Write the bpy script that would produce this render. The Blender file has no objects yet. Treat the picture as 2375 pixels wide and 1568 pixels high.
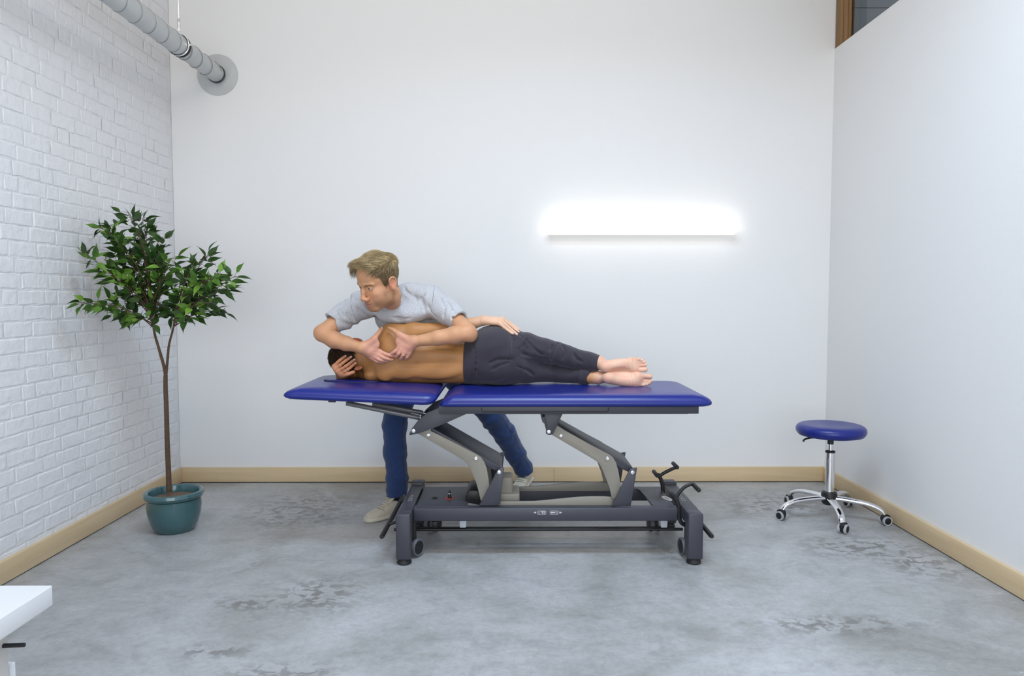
import bpy, bmesh, math, random
import numpy as np
from mathutils import Vector, Matrix

# ---------------------------------------------------------------- camera, world, lights, exposure
SC = bpy.context.scene
COL = SC.collection
F_PX, CAM_H = 1700.0, 1.37
PITCH = math.atan(97 / F_PX)
YAW = math.radians(0.25)
cam_d = bpy.data.cameras.new('camera')
cam_d.sensor_width = 36.0
cam_d.lens = F_PX / 2375 * 36.0
cam_d.clip_start = 0.05
cam = bpy.data.objects.new('camera', cam_d)
COL.objects.link(cam)
cam.location = (0, 0, CAM_H)
cam.rotation_euler = (math.pi / 2 - PITCH, 0, -YAW)
SC.camera = cam

SC.view_settings.view_transform = 'Standard'
SC.view_settings.look = 'None'
SC.view_settings.exposure = 0.2
SC.view_settings.gamma = 1.0
SC.view_settings.use_curve_mapping = False
SC.cycles.use_adaptive_sampling = True
SC.cycles.adaptive_threshold = 0.06
SC.cycles.max_bounces = 5
SC.cycles.diffuse_bounces = 3
SC.cycles.glossy_bounces = 3
SC.cycles.transmission_bounces = 4
SC.cycles.caustics_reflective = False
SC.cycles.caustics_refractive = False

world = bpy.data.worlds.new('world')
SC.world = world
world.use_nodes = True
wn = world.node_tree.nodes
wn['Background'].inputs[0].default_value = (0.92, 0.95, 1.0, 1)
wn['Background'].inputs[1].default_value = 0.2


def area(name, loc, target, sx, sy, power, color, spread=180):
    d = bpy.data.lights.new(name, 'AREA')
    d.shape = 'RECTANGLE'
    d.size, d.size_y = sx, sy
    d.energy = power
    d.color = color
    d.spread = math.radians(spread)
    o = bpy.data.objects.new(name, d)
    COL.objects.link(o)
    o.location = loc
    v = Vector(target) - Vector(loc)
    o.rotation_euler = v.to_track_quat('-Z', 'Y').to_euler()
    return o


area('window_daylight', (-0.2, -2.9, 1.75), (0, 3.0, 1.3), 4.2, 2.7, 138, (0.92, 0.955, 1.0))
area('ceiling_light', (0.4, 2.45, 4.1), (0.4, 2.65, 0.0), 1.8, 0.6, 50, (0.58, 0.77, 1.0), 140)
area('upper_wall_fill', (0.0, 1.3, 4.08), (0.0, 5.35, 2.7), 3.6, 0.2, 35, (1.0, 0.90, 0.76))  # added warm fill for the upper back wall, no such fixture known

# ---------------------------------------------------------------- helpers
_f = Vector((math.sin(YAW) * math.cos(PITCH), math.cos(YAW) * math.cos(PITCH), -math.sin(PITCH)))
_r = Vector((math.cos(YAW), -math.sin(YAW), 0))
_u = _r.cross(_f)


def ray(px, py):
    return _f + _r * ((px - 1187.5) / F_PX) - _u * ((py - 784) / F_PX)


def at(px, py, Y):
    d = ray(px, py)
    return Vector((0, 0, CAM_H)) + d * (Y / d.y)


def onz(px, py, z):
    d = ray(px, py)
    return Vector((0, 0, CAM_H)) + d * ((z - CAM_H) / d.z)


def srgb(r, g, b):
    def c(v):
        v /= 255
        return v / 12.92 if v <= 0.04045 else ((v + 0.055) / 1.055) ** 2.4
    return (c(r), c(g), c(b))


MATS = {}


def mat(name, color, rough=0.5, metal=0.0, bump=0.0, bscale=60.0, spec=0.5, coat=0.0, var=0.0, vscale=8.0,
        emit=None, estr=0.0, sss=0.0, sheen=0.0, bdetail=4.0, world=False):
    m = bpy.data.materials.new(name)
    m.use_nodes = True
    nt = m.node_tree
    b = nt.nodes['Principled BSDF']
    b.inputs['Base Color'].default_value = (*color, 1)
    b.inputs['Roughness'].default_value = rough
    b.inputs['Metallic'].default_value = metal
    b.inputs['Specular IOR Level'].default_value = spec
    b.inputs['Coat Weight'].default_value = coat
    if sheen:
        b.inputs['Sheen Weight'].default_value = sheen
        b.inputs['Sheen Roughness'].default_value = 0.6
    if sss:
        b.inputs['Subsurface Weight'].default_value = sss
        b.inputs['Subsurface Radius'].default_value = (1.0, 0.35, 0.2)
        b.inputs['Subsurface Scale'].default_value = 0.006
    if emit:
        b.inputs['Emission Color'].default_value = (*emit, 1)
        b.inputs['Emission Strength'].default_value = estr
    tc = nt.nodes.new('ShaderNodeTexCoord')
    if bump:
        n = nt.nodes.new('ShaderNodeTexNoise')
        n.inputs['Scale'].default_value = bscale
        n.inputs['Detail'].default_value = bdetail
        bp = nt.nodes.new('ShaderNodeBump')
        bp.inputs['Strength'].default_value = 1.0
        bp.inputs['Distance'].default_value = bump
        src = nt.nodes.new('ShaderNodeNewGeometry').outputs['Position'] if world else tc.outputs['Object']
        nt.links.new(src, n.inputs['Vector'])
        nt.links.new(n.outputs['Fac'], bp.inputs['Height'])
        nt.links.new(bp.outputs['Normal'], b.inputs['Normal'])
    if var:
        n = nt.nodes.new('ShaderNodeTexNoise')
        n.inputs['Scale'].default_value = vscale
        n.inputs['Detail'].default_value = 5
        mx = nt.nodes.new('ShaderNodeMix')
        mx.data_type = 'RGBA'
        mx.inputs['A'].default_value = (*[c * (1 - var) for c in color], 1)
        mx.inputs['B'].default_value = (*[min(1, c * (1 + var)) for c in color], 1)
        nt.links.new(tc.outputs['Object'], n.inputs['Vector'])
        nt.links.new(n.outputs['Fac'], mx.inputs['Factor'])
        nt.links.new(mx.outputs['Result'], b.inputs['Base Color'])
    MATS[name] = m
    return m


def link(name, me, m=None, parent=None):
    o = bpy.data.objects.new(name, me)
    COL.objects.link(o)
    if m is not None and me is not None:
        me.materials.append(MATS[m] if isinstance(m, str) else m)
    if parent is not None:
        o.parent = parent
    return o


def tag(o, label=None, cat=None, group=None, kind=None):
    if label: o['label'] = label
    if cat: o['category'] = cat
    if group: o['group'] = group
    if kind: o['kind'] = kind
    return o


def empty(name, label=None, cat=None, group=None):
    o = bpy.data.objects.new(name, None)
    o.empty_display_size = 0.1
    COL.objects.link(o)
    return tag(o, label, cat, group)


class MB:
    """collects shapes into one mesh"""
    def __init__(s):
        s.v, s.f = [], []

    def add(s, vs, fs):
        n = len(s.v)
        s.v += [tuple(p) for p in vs]
        s.f += [tuple(i + n for i in f) for f in fs]
        return s

    def box(s, x0, x1, y0, y1, z0, z1):
        v = [(x, y, z) for z in (z0, z1) for y in (y0, y1) for x in (x0, x1)]
        return s.add(v, [(0, 2, 3, 1), (4, 5, 7, 6), (0, 1, 5, 4), (2, 6, 7, 3), (0, 4, 6, 2), (1, 3, 7, 5)])

    def obox(s, c, hx, hy, hz, M=None):
        M = M or Matrix.Identity(3)
        c = Vector(c)
        v = [c + M @ Vector((x, y, z)) for z in (-hz, hz) for y in (-hy, hy) for x in (-hx, hx)]
        return s.add(v, [(0, 2, 3, 1), (4, 5, 7, 6), (0, 1, 5, 4), (2, 6, 7, 3), (0, 4, 6, 2), (1, 3, 7, 5)])

    def prism(s, pts, y0, y1):
        """pts: (x, z) outline, extruded from y0 to y1"""
        a = sum(pts[i][0] * pts[(i + 1) % len(pts)][1] - pts[(i + 1) % len(pts)][0] * pts[i][1] for i in range(len(pts)))
        if a < 0: pts = pts[::-1]
        n = len(pts)
        v = [(x, y0, z) for x, z in pts] + [(x, y1, z) for x, z in pts]
        f = [tuple(range(n)), tuple(range(2 * n - 1, n - 1, -1))]
        f += [(i, i + n, (i + 1) % n + n, (i + 1) % n) for i in range(n)]
        return s.add(v, f)

    def tube(s, path, r, seg=12, cap=True, flat=1.0, upv=None):
        P = [Vector(p) for p in path]
        R = list(r) if hasattr(r, '__len__') else [r] * len(P)
        T = []
        for i in range(len(P)):
            t = P[min(i + 1, len(P) - 1)] - P[max(i - 1, 0)]
            T.append(t.normalized())
        up = Vector(upv) if upv else (Vector((0, 0, 1)) if abs(T[0].z) < 0.9 else Vector((1, 0, 0)))
        nrm = (up - T[0] * up.dot(T[0])).normalized()
        vs = []
        for i in range(len(P)):
            nrm = (nrm - T[i] * nrm.dot(T[i])).normalized()
            bn = T[i].cross(nrm)
            for k in range(seg):
                a = 2 * math.pi * k / seg
                vs.append(P[i] + nrm * (math.cos(a) * R[i] * flat) + bn * (math.sin(a) * R[i]))
        fs = []
        for i in range(len(P) - 1):
            for k in range(seg):
                k2 = (k + 1) % seg
                fs.append((i * seg + k, i * seg + k2, (i + 1) * seg + k2, (i + 1) * seg + k))
        if cap:
            fs.append(tuple(range(seg - 1, -1, -1)))
            fs.append(tuple((len(P) - 1) * seg + k for k in range(seg)))
        return s.add(vs, fs)

    def lathe(s, prof, seg=32, o=(0, 0, 0), M=None):
        """prof: (radius, height) about local z"""
        M = M or Matrix.Identity(3)
        o = Vector(o)
        vs, fs, rings = [], [], []
        for r, z in prof:
            if r < 1e-6:
                rings.append([len(vs)])
                vs.append(o + M @ Vector((0, 0, z)))
            else:
                rings.append(list(range(len(vs), len(vs) + seg)))
                vs += [o + M @ Vector((r * math.cos(2 * math.pi * k / seg), r * math.sin(2 * math.pi * k / seg), z)) for k in range(seg)]
        for a, b in zip(rings[:-1], rings[1:]):
            for k in range(seg):
                k2 = (k + 1) % seg
                if len(a) == 1 and len(b) == 1: continue
                if len(a) == 1: fs.append((a[0], b[k2], b[k]))
                elif len(b) == 1: fs.append((a[k], a[k2], b[0]))
                else: fs.append((a[k], a[k2], b[k2], b[k]))
        return s.add(vs, fs)

    def mesh(s, name, bevel=0.0, smooth=False, bseg=2, ang=35):
        me = bpy.data.meshes.new(name)
        me.from_pydata(s.v, [], s.f)
        bm = bmesh.new()
        bm.from_mesh(me)
        bmesh.ops.remove_doubles(bm, verts=bm.verts, dist=1e-6)
        bmesh.ops.recalc_face_normals(bm, faces=bm.faces)
        if bevel:
            es = [e for e in bm.edges if e.is_manifold and e.calc_face_angle(0) > math.radians(ang)]
            bmesh.ops.bevel(bm, geom=es, offset=bevel, segments=bseg, affect='EDGES', profile=0.5, clamp_overlap=True)
        bm.to_mesh(me)
        bm.free()
        if smooth or bevel:
            for p in me.polygons: p.use_smooth = True
            try: me.set_sharp_from_angle(angle=math.radians(40 if not bevel else 50))
            except Exception: pass
        return me

    def build(s, name, m, parent=None, bevel=0.0, smooth=False, bseg=2):
        return link(name, s.mesh(name, bevel, smooth, bseg), m, parent)


def spline(pts, n=8):
    """Catmull-Rom through points"""
    P = [Vector(p) for p in pts]
    out = []
    for i in range(len(P) - 1):
        p0, p1, p2, p3 = P[max(i - 1, 0)], P[i], P[i + 1], P[min(i + 2, len(P) - 1)]
        for k in range(n):
            t = k / n
            out.append(0.5 * ((2 * p1) + (p2 - p0) * t + (2 * p0 - 5 * p1 + 4 * p2 - p3) * t * t + (3 * p1 - p0 - 3 * p2 + p3) * t ** 3))
    out.append(P[-1])
    return out


# ---------------------------------------------------------------- materials
mat('white_wall', srgb(236, 236, 236), 0.85, bump=0.0006, bscale=35)
mat('white_ceiling', srgb(235, 235, 235), 0.9)
mat('mortar', srgb(234, 234, 236), 0.75, bump=0.006, bscale=28, world=True)
mat('painted_brick', srgb(238, 238, 240), 0.62, bump=0.006, bscale=24, bdetail=4, world=True)
mat('blue_vinyl', srgb(20, 36, 124), 0.3, bump=0.0002, bscale=500, spec=0.5)
mat('dark_steel', srgb(62, 63, 72), 0.42, bump=0.0001, bscale=900)
mat('taupe_steel', srgb(138, 134, 124), 0.45, bump=0.0001, bscale=900)
mat('strut_grey', srgb(112, 112, 116), 0.35, metal=0.3)
mat('black_plastic', srgb(24, 24, 27), 0.45)
mat('black_rubber', srgb(30, 30, 33), 0.6)
mat('grey_tyre', srgb(95, 98, 104), 0.5)
mat('pale_tyre', srgb(176, 178, 182), 0.5)
mat('chrome', (0.86, 0.86, 0.88), 0.07, metal=1.0)
mat('bolt_steel', (0.75, 0.75, 0.77), 0.2, metal=1.0)
mat('white_plastic', srgb(205, 212, 220), 0.45)
mat('sticker_white', srgb(205, 206, 208), 0.5)
mat('red_plastic', srgb(190, 40, 35), 0.4)
mat('teal_glaze', srgb(62, 98, 103), 0.16, var=0.22, vscale=9, coat=0.4)
mat('soil', srgb(110, 90, 74), 0.95, bump=0.01, bscale=70, var=0.5, vscale=90)
mat('bark', srgb(86, 66, 50), 0.8, bump=0.003, bscale=120, var=0.35, vscale=60)
mat('galvanised', srgb(196, 199, 200), 0.42, metal=0.4, var=0.08, vscale=14, bump=0.0005, bscale=18)
mat('seam_grey', srgb(150, 154, 156), 0.45, metal=0.4)
mat('lamp_body', srgb(225, 225, 220), 0.5, emit=(1.0, 0.95, 0.84), estr=0.62)
mat('desk_white', srgb(235, 236, 238), 0.35)
mat('desk_leg_white', srgb(205, 203, 200), 0.45)
mat('diffuser', (1, 1, 1), 0.4, emit=(1.0, 0.94, 0.83), estr=1.85)
gm = mat('window_glass', (0.9, 0.95, 0.97), 0.02)
gm.node_tree.nodes['Principled BSDF'].inputs['Transmission Weight'].default_value = 1.0
gm.node_tree.nodes['Principled BSDF'].inputs['IOR'].default_value = 1.1
mat('panel_grey', srgb(208, 214, 220), 0.6)
mat('panel_blue_grey', srgb(196, 214, 224), 0.6)
mat('panel_light', srgb(236, 244, 250), 0.6)
mat('dark_gap', srgb(30, 24, 18), 0.8)


def wood_mat(name, c1, c2, rough, scale, axis):
    m = mat(name, c1, rough)
    nt = m.node_tree
    b = nt.nodes['Principled BSDF']
    tc = nt.nodes.new('ShaderNodeTexCoord')
    mp = nt.nodes.new('ShaderNodeMapping')
    sc = [14.0, 14.0, 14.0]
    sc[axis] = 0.9
    mp.inputs['Scale'].default_value = [q * scale for q in sc]
    n = nt.nodes.new('ShaderNodeTexNoise')
    n.inputs['Scale'].default_value = 1.0
    n.inputs['Detail'].default_value = 7
    n.inputs['Distortion'].default_value = 1.4
    r = nt.nodes.new('ShaderNodeValToRGB')
    r.color_ramp.elements[0].position = 0.3
    r.color_ramp.elements[1].position = 0.7
    r.color_ramp.elements[0].color = (*c2, 1)
    r.color_ramp.elements[1].color = (*c1, 1)
    nt.links.new(tc.outputs['Object'], mp.inputs['Vector'])
    nt.links.new(mp.outputs['Vector'], n.inputs['Vector'])
    nt.links.new(n.outputs['Fac'], r.inputs['Fac'])
    nt.links.new(r.outputs['Color'], b.inputs['Base Color'])
    return m


wood_mat('plywood_x', srgb(226, 202, 164), srgb(212, 186, 146), 0.5, 1.0, 0)
wood_mat('plywood_y', srgb(226, 202, 164), srgb(212, 186, 146), 0.5, 1.0, 1)
wood_mat('window_wood', srgb(150, 112, 66), srgb(124, 90, 50), 0.5, 2.0, 2)


def floor_mat():
    m = mat('concrete', srgb(168, 170, 172), 0.4)
    nt = m.node_tree
    L = nt.links.new
    b = nt.nodes['Principled BSDF']
    geo = nt.nodes.new('ShaderNodeNewGeometry')

    def noise(scale, detail, dist=0.0, rough=0.55, stretch=(1, 1, 1)):
        mp = nt.nodes.new('ShaderNodeMapping')
        mp.inputs['Scale'].default_value = stretch
        n = nt.nodes.new('ShaderNodeTexNoise')
        n.inputs['Scale'].default_value = scale
        n.inputs['Detail'].default_value = detail
        n.inputs['Distortion'].default_value = dist
        n.inputs['Roughness'].default_value = rough
        L(geo.outputs['Position'], mp.inputs['Vector'])
        L(mp.outputs['Vector'], n.inputs['Vector'])
        return n.outputs['Fac']

    def ramp(fac, stops):
        r = nt.nodes.new('ShaderNodeValToRGB')
        e = r.color_ramp.elements
        while len(e) < len(stops): e.new(0.5)
        for q, (p, c) in zip(e, stops):
            q.position = p
            q.color = (*c, 1) if hasattr(c, '__len__') else (c, c, c, 1)
        L(fac, r.inputs['Fac'])
        return r.outputs['Color']

    def mix(f, a, bb, mode='MIX', fv=None):
        x = nt.nodes.new('ShaderNodeMix')
        x.data_type = 'RGBA'
        x.blend_type = mode
        if f is None: x.inputs['Factor'].default_value = fv
        else: L(f, x.inputs['Factor'])
        L(a, x.inputs['A'])
        L(bb, x.inputs['B'])
        return x.outputs['Result']

    base = ramp(noise(1.3, 5, 0.7, 0.62), [(0.3, srgb(150, 150, 147)), (0.5, srgb(173, 174, 175)), (0.7, srgb(188, 189, 192))])
    streak = ramp(noise(4.5, 6, 0.9, 0.70, (1, 1.5, 1)), [(0.34, 0.72), (0.5, 0.97), (0.66, 1.10)])
    c = mix(None, base, streak, 'MULTIPLY', 0.62)
    fine = ramp(noise(34, 4, 0.6, 0.75), [(0.3, 0.78), (0.6, 1.05)])
    c = mix(None, c, fine, 'MULTIPLY', 0.7)

    # worn patches with shapes of their own: centre x, y, half sizes
    def patch(cx, cy, rx, ry, soft=0.5):
        mp = nt.nodes.new('ShaderNodeMapping')
        mp.inputs['Location'].default_value = (-cx / rx, -cy / ry, 0)
        mp.inputs['Scale'].default_value = (1 / rx, 1 / ry, 0)
        L(geo.outputs['Position'], mp.inputs['Vector'])
        ln = nt.nodes.new('ShaderNodeVectorMath')
        ln.operation = 'LENGTH'
        L(mp.outputs['Vector'], ln.inputs[0])
        mr = nt.nodes.new('ShaderNodeMapRange')
        mr.inputs['From Min'].default_value = 1.0
        mr.inputs['From Max'].default_value = 1.0 - soft
        L(ln.outputs['Value'], mr.inputs['Value'])
        return mr.outputs['Result']

    def mul(a, bb):
        x = nt.nodes.new('ShaderNodeMath')
        x.operation = 'MULTIPLY'
        L(a, x.inputs[0])
        L(bb, x.inputs[1])
        return x.outputs[0]

    def addm(a, bb):
        x = nt.nodes.new('ShaderNodeMath')
        x.operation = 'MAXIMUM'
        L(a, x.inputs[0])
        L(bb, x.inputs[1])
        return x.outputs[0]
    spots = ramp(noise(15, 4, 0.4, 0.6, (1, 1.2, 1)), [(0.49, 0.0), (0.55, 1.0)])
    pm = None
    for cx, cy, rx, ry in PATCHES:
        q = patch(cx, cy, rx, ry, 0.7)
        pm = q if pm is None else addm(pm, q)
    dark = nt.nodes.new('ShaderNodeRGB')
    dark.outputs[0].default_value = (*srgb(114, 112, 109), 1)
    f = mul(mul(pm, spots), ramp(noise(2.0, 3), [(0.3, 0.5), (0.6, 0.85)]))
    c = mix(f, c, dark.outputs[0])
    flecks = ramp(noise(22, 3, 1.5, 0.6, (1, 2, 1)), [(0.66, 0.0), (0.72, 0.75)])
    lightc = nt.nodes.new('ShaderNodeRGB')
    lightc.outputs[0].default_value = (*srgb(205, 205, 205), 1)
    c = mix(mul(flecks, ramp(noise(1.7, 2), [(0.45, 0.0), (0.6, 0.8)])), c, lightc.outputs[0])
    L(c, b.inputs['Base Color'])
    rr = nt.nodes.new('ShaderNodeMapRange')
    rr.inputs['To Min'].default_value = 0.28
    rr.inputs['To Max'].default_value = 0.55
    L(noise(5, 3, 0.0), rr.inputs['Value'])
    L(rr.outputs['Result'], b.inputs['Roughness'])
    bp = nt.nodes.new('ShaderNodeBump')
    bp.inputs['Distance'].default_value = 0.0012
    L(noise(30, 3, 0.0), bp.inputs['Height'])
    L(bp.outputs['Normal'], b.inputs['Normal'])
    return m


def fl(px, py):
    p = onz(px, py, 0)
    return p.x, p.y


PATCHES = []
for (px, py, rx, ry) in ((700, 1180, 0.50, 0.55), (745, 1380, 0.30, 0.28), (590, 1400, 0.22, 0.12), (500, 1510, 0.2, 0.09), (650, 1560, 0.3, 0.1),
                         (2000, 1270, 0.45, 0.25), (1560, 1290, 0.18, 0.2), (1800, 1170, 0.5, 0.4), (2150, 1310, 0.3, 0.3), (1950, 1450, 0.5, 0.12)):
    x, y = fl(px, py)
    PATCHES.append((x, y, rx, ry))
floor_mat()
# ---------------------------------------------------------------- the room
XL, XR, YB, YN, ZC = -2.42, 2.335, 5.35, -3.0, 4.2


def struct(o):
    o['kind'] = 'structure'
    return o


struct(MB().box(XL - .2, XR + .2, YN, YB + .2, -0.1, 0).build('floor', 'concrete'))
struct(MB().box(XL - .2, XR + .2, YN, YB + .2, ZC, ZC + .1).build('ceiling', 'white_ceiling'))
struct(MB().box(XL, XR, YB, YB + .12, 0, ZC).build('wall_back', 'white_wall'))
ZS = at(1935, 114.3, YB).z
wr = struct(MB().box(XR, XR + .15, YN, YB + .12, 0, ZS).box(XR, XR + .15, YN, 2.6, ZS, ZC).build('wall_right', 'white_wall'))

# painted brick wall: every brick its own piece
wall_l = struct(MB().box(XL - .15, XL - .0015, YN, YB + .12, 0, ZC).build('wall_left', 'mortar'))
rnd = random.Random(4)
CH = 0.079


def brick_mesh(L, h, seed):
    r = random.Random(seed)
    x1 = 0.0010
    def q(s=0.0026): return r.uniform(-s, s)
    y0, y1, z0, z1 = -L / 2 + .0035, L / 2 - .0035, -h / 2 + .003, h / 2 - .003
    ny = 4 if L > .15 else 3
    ys = [y0 + (y1 - y0) * k / ny for k in range(ny + 1)]
    loop = [(y, z0) for y in ys] + [(y, z1) for y in reversed(ys)]
    n = len(loop)
    v = [(x1 - .0024 + q(.0016), y + q(.002), z + q(.0026)) for y, z in loop]
    for y, z in loop:
        iy = .004 + r.uniform(0, .007)
        iz = .003 + r.uniform(0, .006)
        v.append((x1 + q(.0010), min(max(y, y0 + iy), y1 - iy), z + iz if z < 0 else z - iz))
    f = [(i, (i + 1) % n, (i + 1) % n + n, i + n) for i in range(n)]
    f.append(tuple(range(n, 2 * n)))
    me = bpy.data.meshes.new('brick')
    me.from_pydata(v, [], f)
    me.materials.append(MATS['painted_brick'])
    return me


full = [brick_mesh(.215, CH, k) for k in range(7)]
half = [brick_mesh(.108, CH, 50 + k) for k in range(5)]
spots = []
row = 0
z = 0.06
while z < ZC - .02:
    y = YB - (0.0 if row % 2 == 0 else 0.054) - rnd.uniform(0, .03)
    stretch = rnd.random() < .6
    while y > 1.6:
        isf = (not stretch) or rnd.random() < .78
        stretch = isf
        L = .215 if isf else .108
        spots.append((y - L / 2, z + CH / 2, isf))
        y -= L
    z += CH
    row += 1


def vis(s):
    Y, Z, _ = s
    d = Vector((XL, Y, Z - CAM_H))
    dp = d.dot(_f)
    if dp < .5: return -1
    px, py = 1187.5 + F_PX * d.dot(_r) / dp, 784 - F_PX * d.dot(_u) / dp
    if px < -10 or py < -10 or Z < .1: return -1
    return 1 / Y if py < 1320 else -1


order = sorted(range(len(spots)), key=lambda i: -vis(spots[i]))
single = set(i for i in order[:300] if vis(spots[i]) > 0)
rest = MB()
for i, (Y, Z, isf) in enumerate(spots):
    me = rnd.choice(full if isf else half)
    dx, dz, rx = rnd.uniform(-.0006, .0010), rnd.uniform(-.002, .002), rnd.uniform(-.006, .006)
    if i in single:
        o = bpy.data.objects.new('brick', me)
        COL.objects.link(o)
        o.location = (XL + dx, Y, Z + dz)
        o.rotation_euler = (rx, 0, 0)
        o.parent = wall_l
    else:
        rest.add([(XL + dx + v.co.x, Y + v.co.y, Z + dz + v.co.z + rx * v.co.y) for v in me.vertices], [tuple(p.vertices) for p in me.polygons])
me = bpy.data.meshes.new('brickwork')
me.from_pydata(rest.v, [], rest.f)
tag(link('brickwork', me, 'painted_brick', wall_l), kind='stuff')

# baseboards of pale plywood, shade of the floor gap painted as a dark strip
bx = at(1285, 1100, YB - .02).x
bb = struct(MB().box(XL, XR, YB - .012, YB, 0.0, .02).build('baseboard_back', 'dark_gap'))
for a, b in ((XL + .02, bx - .0008), (bx + .0008, XR - .02)):
    MB().box(a, b, YB - .02, YB, .006, .112).build('plank', 'plywood_x', bb, bevel=.001)
bb = struct(MB().box(XL, XL + .012, YN, YB, 0, .02).build('baseboard_left', 'dark_gap'))
MB().box(XL, XL + .022, 1.0, YB - .0005, .006, .112).build('plank', 'plywood_y', bb, bevel=.001)
MB().box(XL, XL + .022, YN, .9985, .006, .112).build('plank', 'plywood_y', bb, bevel=.001)
bb = struct(MB().box(XR - .012, XR, YN, YB, 0, .02).build('baseboard_right', 'dark_gap'))
MB().box(XR - .022, XR, 1.4, YB - .0005, .006, .112).build('plank', 'plywood_y', bb, bevel=.001)
MB().box(XR - .022, XR, YN, 1.3985, .006, .112).build('plank', 'plywood_y', bb, bevel=.001)

# interior window high in the right wall
w1 = struct(MB().box(XR + .05, XR + 2.2, 5.331, 5.34, 2.9, ZC + .5).build('window_1', 'dark_gap'))
MB().box(XR + .004, XR + .045, 5.25, YB - .002, ZS, ZC).build('window_jamb', 'window_wood', w1, bevel=.002)
MB().box(XR + .010, XR + .045, 5.193, 5.243, ZS, ZC).build('window_stile', 'window_wood', w1, bevel=.002)
MB().box(XR + .020, XR + .05, 5.160, 5.188, ZS, ZC).build('window_stile', 'window_wood', w1, bevel=.002)
MB().box(XR + .030, XR + .035, 2.6, 5.160, ZS, ZC).build('pane', 'window_glass', w1)
MB().box(XR - .001, XR + .10, 2.6, YB, ZS - .010, ZS + .001).build('window_sill', 'white_wall', w1)
# panelled end wall of the room beyond the pane
zr = at(2000, 18, 5.3).z
xa, xb, xc = at(1996, 40, 5.3).x, at(2010, 40, 5.3).x, XR + 2.2
for (u0, u1, m_) in ((XR + .05, xa, 'panel_grey'), (xa, xb, 'panel_blue_grey'), (xb, xc, 'panel_light')):
    for (v0, v1) in ((2.9, zr - .0025), (zr + .0025, ZC + .5)):
        MB().box(u0 + .0005, u1 - .0005, 5.3, 5.33, v0, v1).build('wall_panel', m_, w1)

# ---------------------------------------------------------------- ventilation pipe
pc = at(505, 174, YB)
PX, PZ, PR = pc.x, pc.z, .062
pipe = empty('ventilation_pipe', 'galvanised spiral ventilation pipe running under the ceiling into the back wall', 'pipe')
pipe.location = (PX, YB, PZ)


def plocal(mb):
    mb.v = [(x - PX, y - YB, z - PZ) for x, y, z in mb.v]
    return mb


plocal(MB().tube([(PX, YN, PZ), (PX, 4.74, PZ)], PR, 40).tube([(PX, 4.735, PZ), (PX, YB - .03, PZ)], PR - .003, 40)).build('pipe_body', 'galvanised', pipe, smooth=True)
seam = []
n = 40
Y = YB - .09
while Y > 1.2:
    for k in range(n):
        a = 2 * math.pi * k / n
        yy = Y - .16 * k / n
        seam.append((PX + (PR + .0006) * math.cos(a), yy, PZ + (PR + .0006) * math.sin(a)))
    Y -= .16
plocal(MB().tube(seam, .0022, 6)).build('spiral_seam', 'seam_grey', pipe, smooth=True)
cl = plocal(MB().lathe([(PR - .001, -.016), (PR + .006, -.016), (PR + .006, -.004), (PR + .003, -.002), (PR + .003, .003), (PR + .007, .005), (PR + .007, .014), (PR - .001, .014)], 40,
             (PX, 4.74, PZ), Matrix.Rotation(math.pi / 2, 3, 'X'))).build('pipe_clamp', 'black_rubber', pipe, smooth=True)
plocal(MB().lathe([(PR + .005, -.003), (PR + .009, -.002), (PR + .009, .003), (PR + .005, .004)], 40, (PX, 4.72, PZ), Matrix.Rotation(math.pi / 2, 3, 'X'))
       .box(PX + PR + .004, PX + PR + .03, 4.715, 4.725, PZ - .006, PZ + .006)).build('clamp_screw', 'bolt_steel', cl, smooth=True)
plocal(MB().lathe([(0, .0), (.145, .0), (.145, .004), (.064, .006), (.064, .012), (0, .012)], 64, (PX, YB - .001, PZ), Matrix.Rotation(math.pi / 2, 3, 'X'))
       ).build('wall_flange', 'galvanised', pipe, smooth=True)
plocal(MB().lathe([(PR - .004, .0), (PR + .002, .0), (PR + .002, .008), (PR - .004, .008)], 40, (PX, YB - .03, PZ), Matrix.Rotation(math.pi / 2, 3, 'X'))
       ).build('pipe_seal', 'black_rubber', pipe, smooth=True)
hang = plocal(MB().tube([(PX, 4.74, PZ + PR), (PX, 4.74, ZC)], .0035, 8)).build('hanger_cable', 'bolt_steel', pipe, smooth=True)
zt = at(413, 54, 4.74).z
plocal(MB().tube([(PX, 4.74, zt - .028), (PX, 4.74, zt + .028)], .0085, 12).tube([(PX, 4.74, PZ + PR - .005), (PX, 4.74, PZ + PR + .03)], .007, 10)).build('turnbuckle', 'bolt_steel', hang, bevel=.001)

# ---------------------------------------------------------------- wall lamp
a, b = at(1270, 514, YB - .05), at(1708, 541, YB - .05)
lamp = empty('wall_lamp', 'long glowing white linear lamp mounted on the back wall', 'lamp')
lamp.location = ((a.x + b.x) / 2, YB, (a.z + b.z) / 2)
hl, zh, zl = (b.x - a.x) / 2, a.z - lamp.location.z, b.z - lamp.location.z
MB().box(-hl + .01, hl - .01, -.045, 0, zl - .010, zl + .006).build('lamp_housing', 'lamp_body', lamp, bevel=.003)
MB().box(-hl, hl, -.11, -.004, zl + .0065, zh).build('diffuser', 'diffuser', lamp, bevel=.006, bseg=3)

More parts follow.
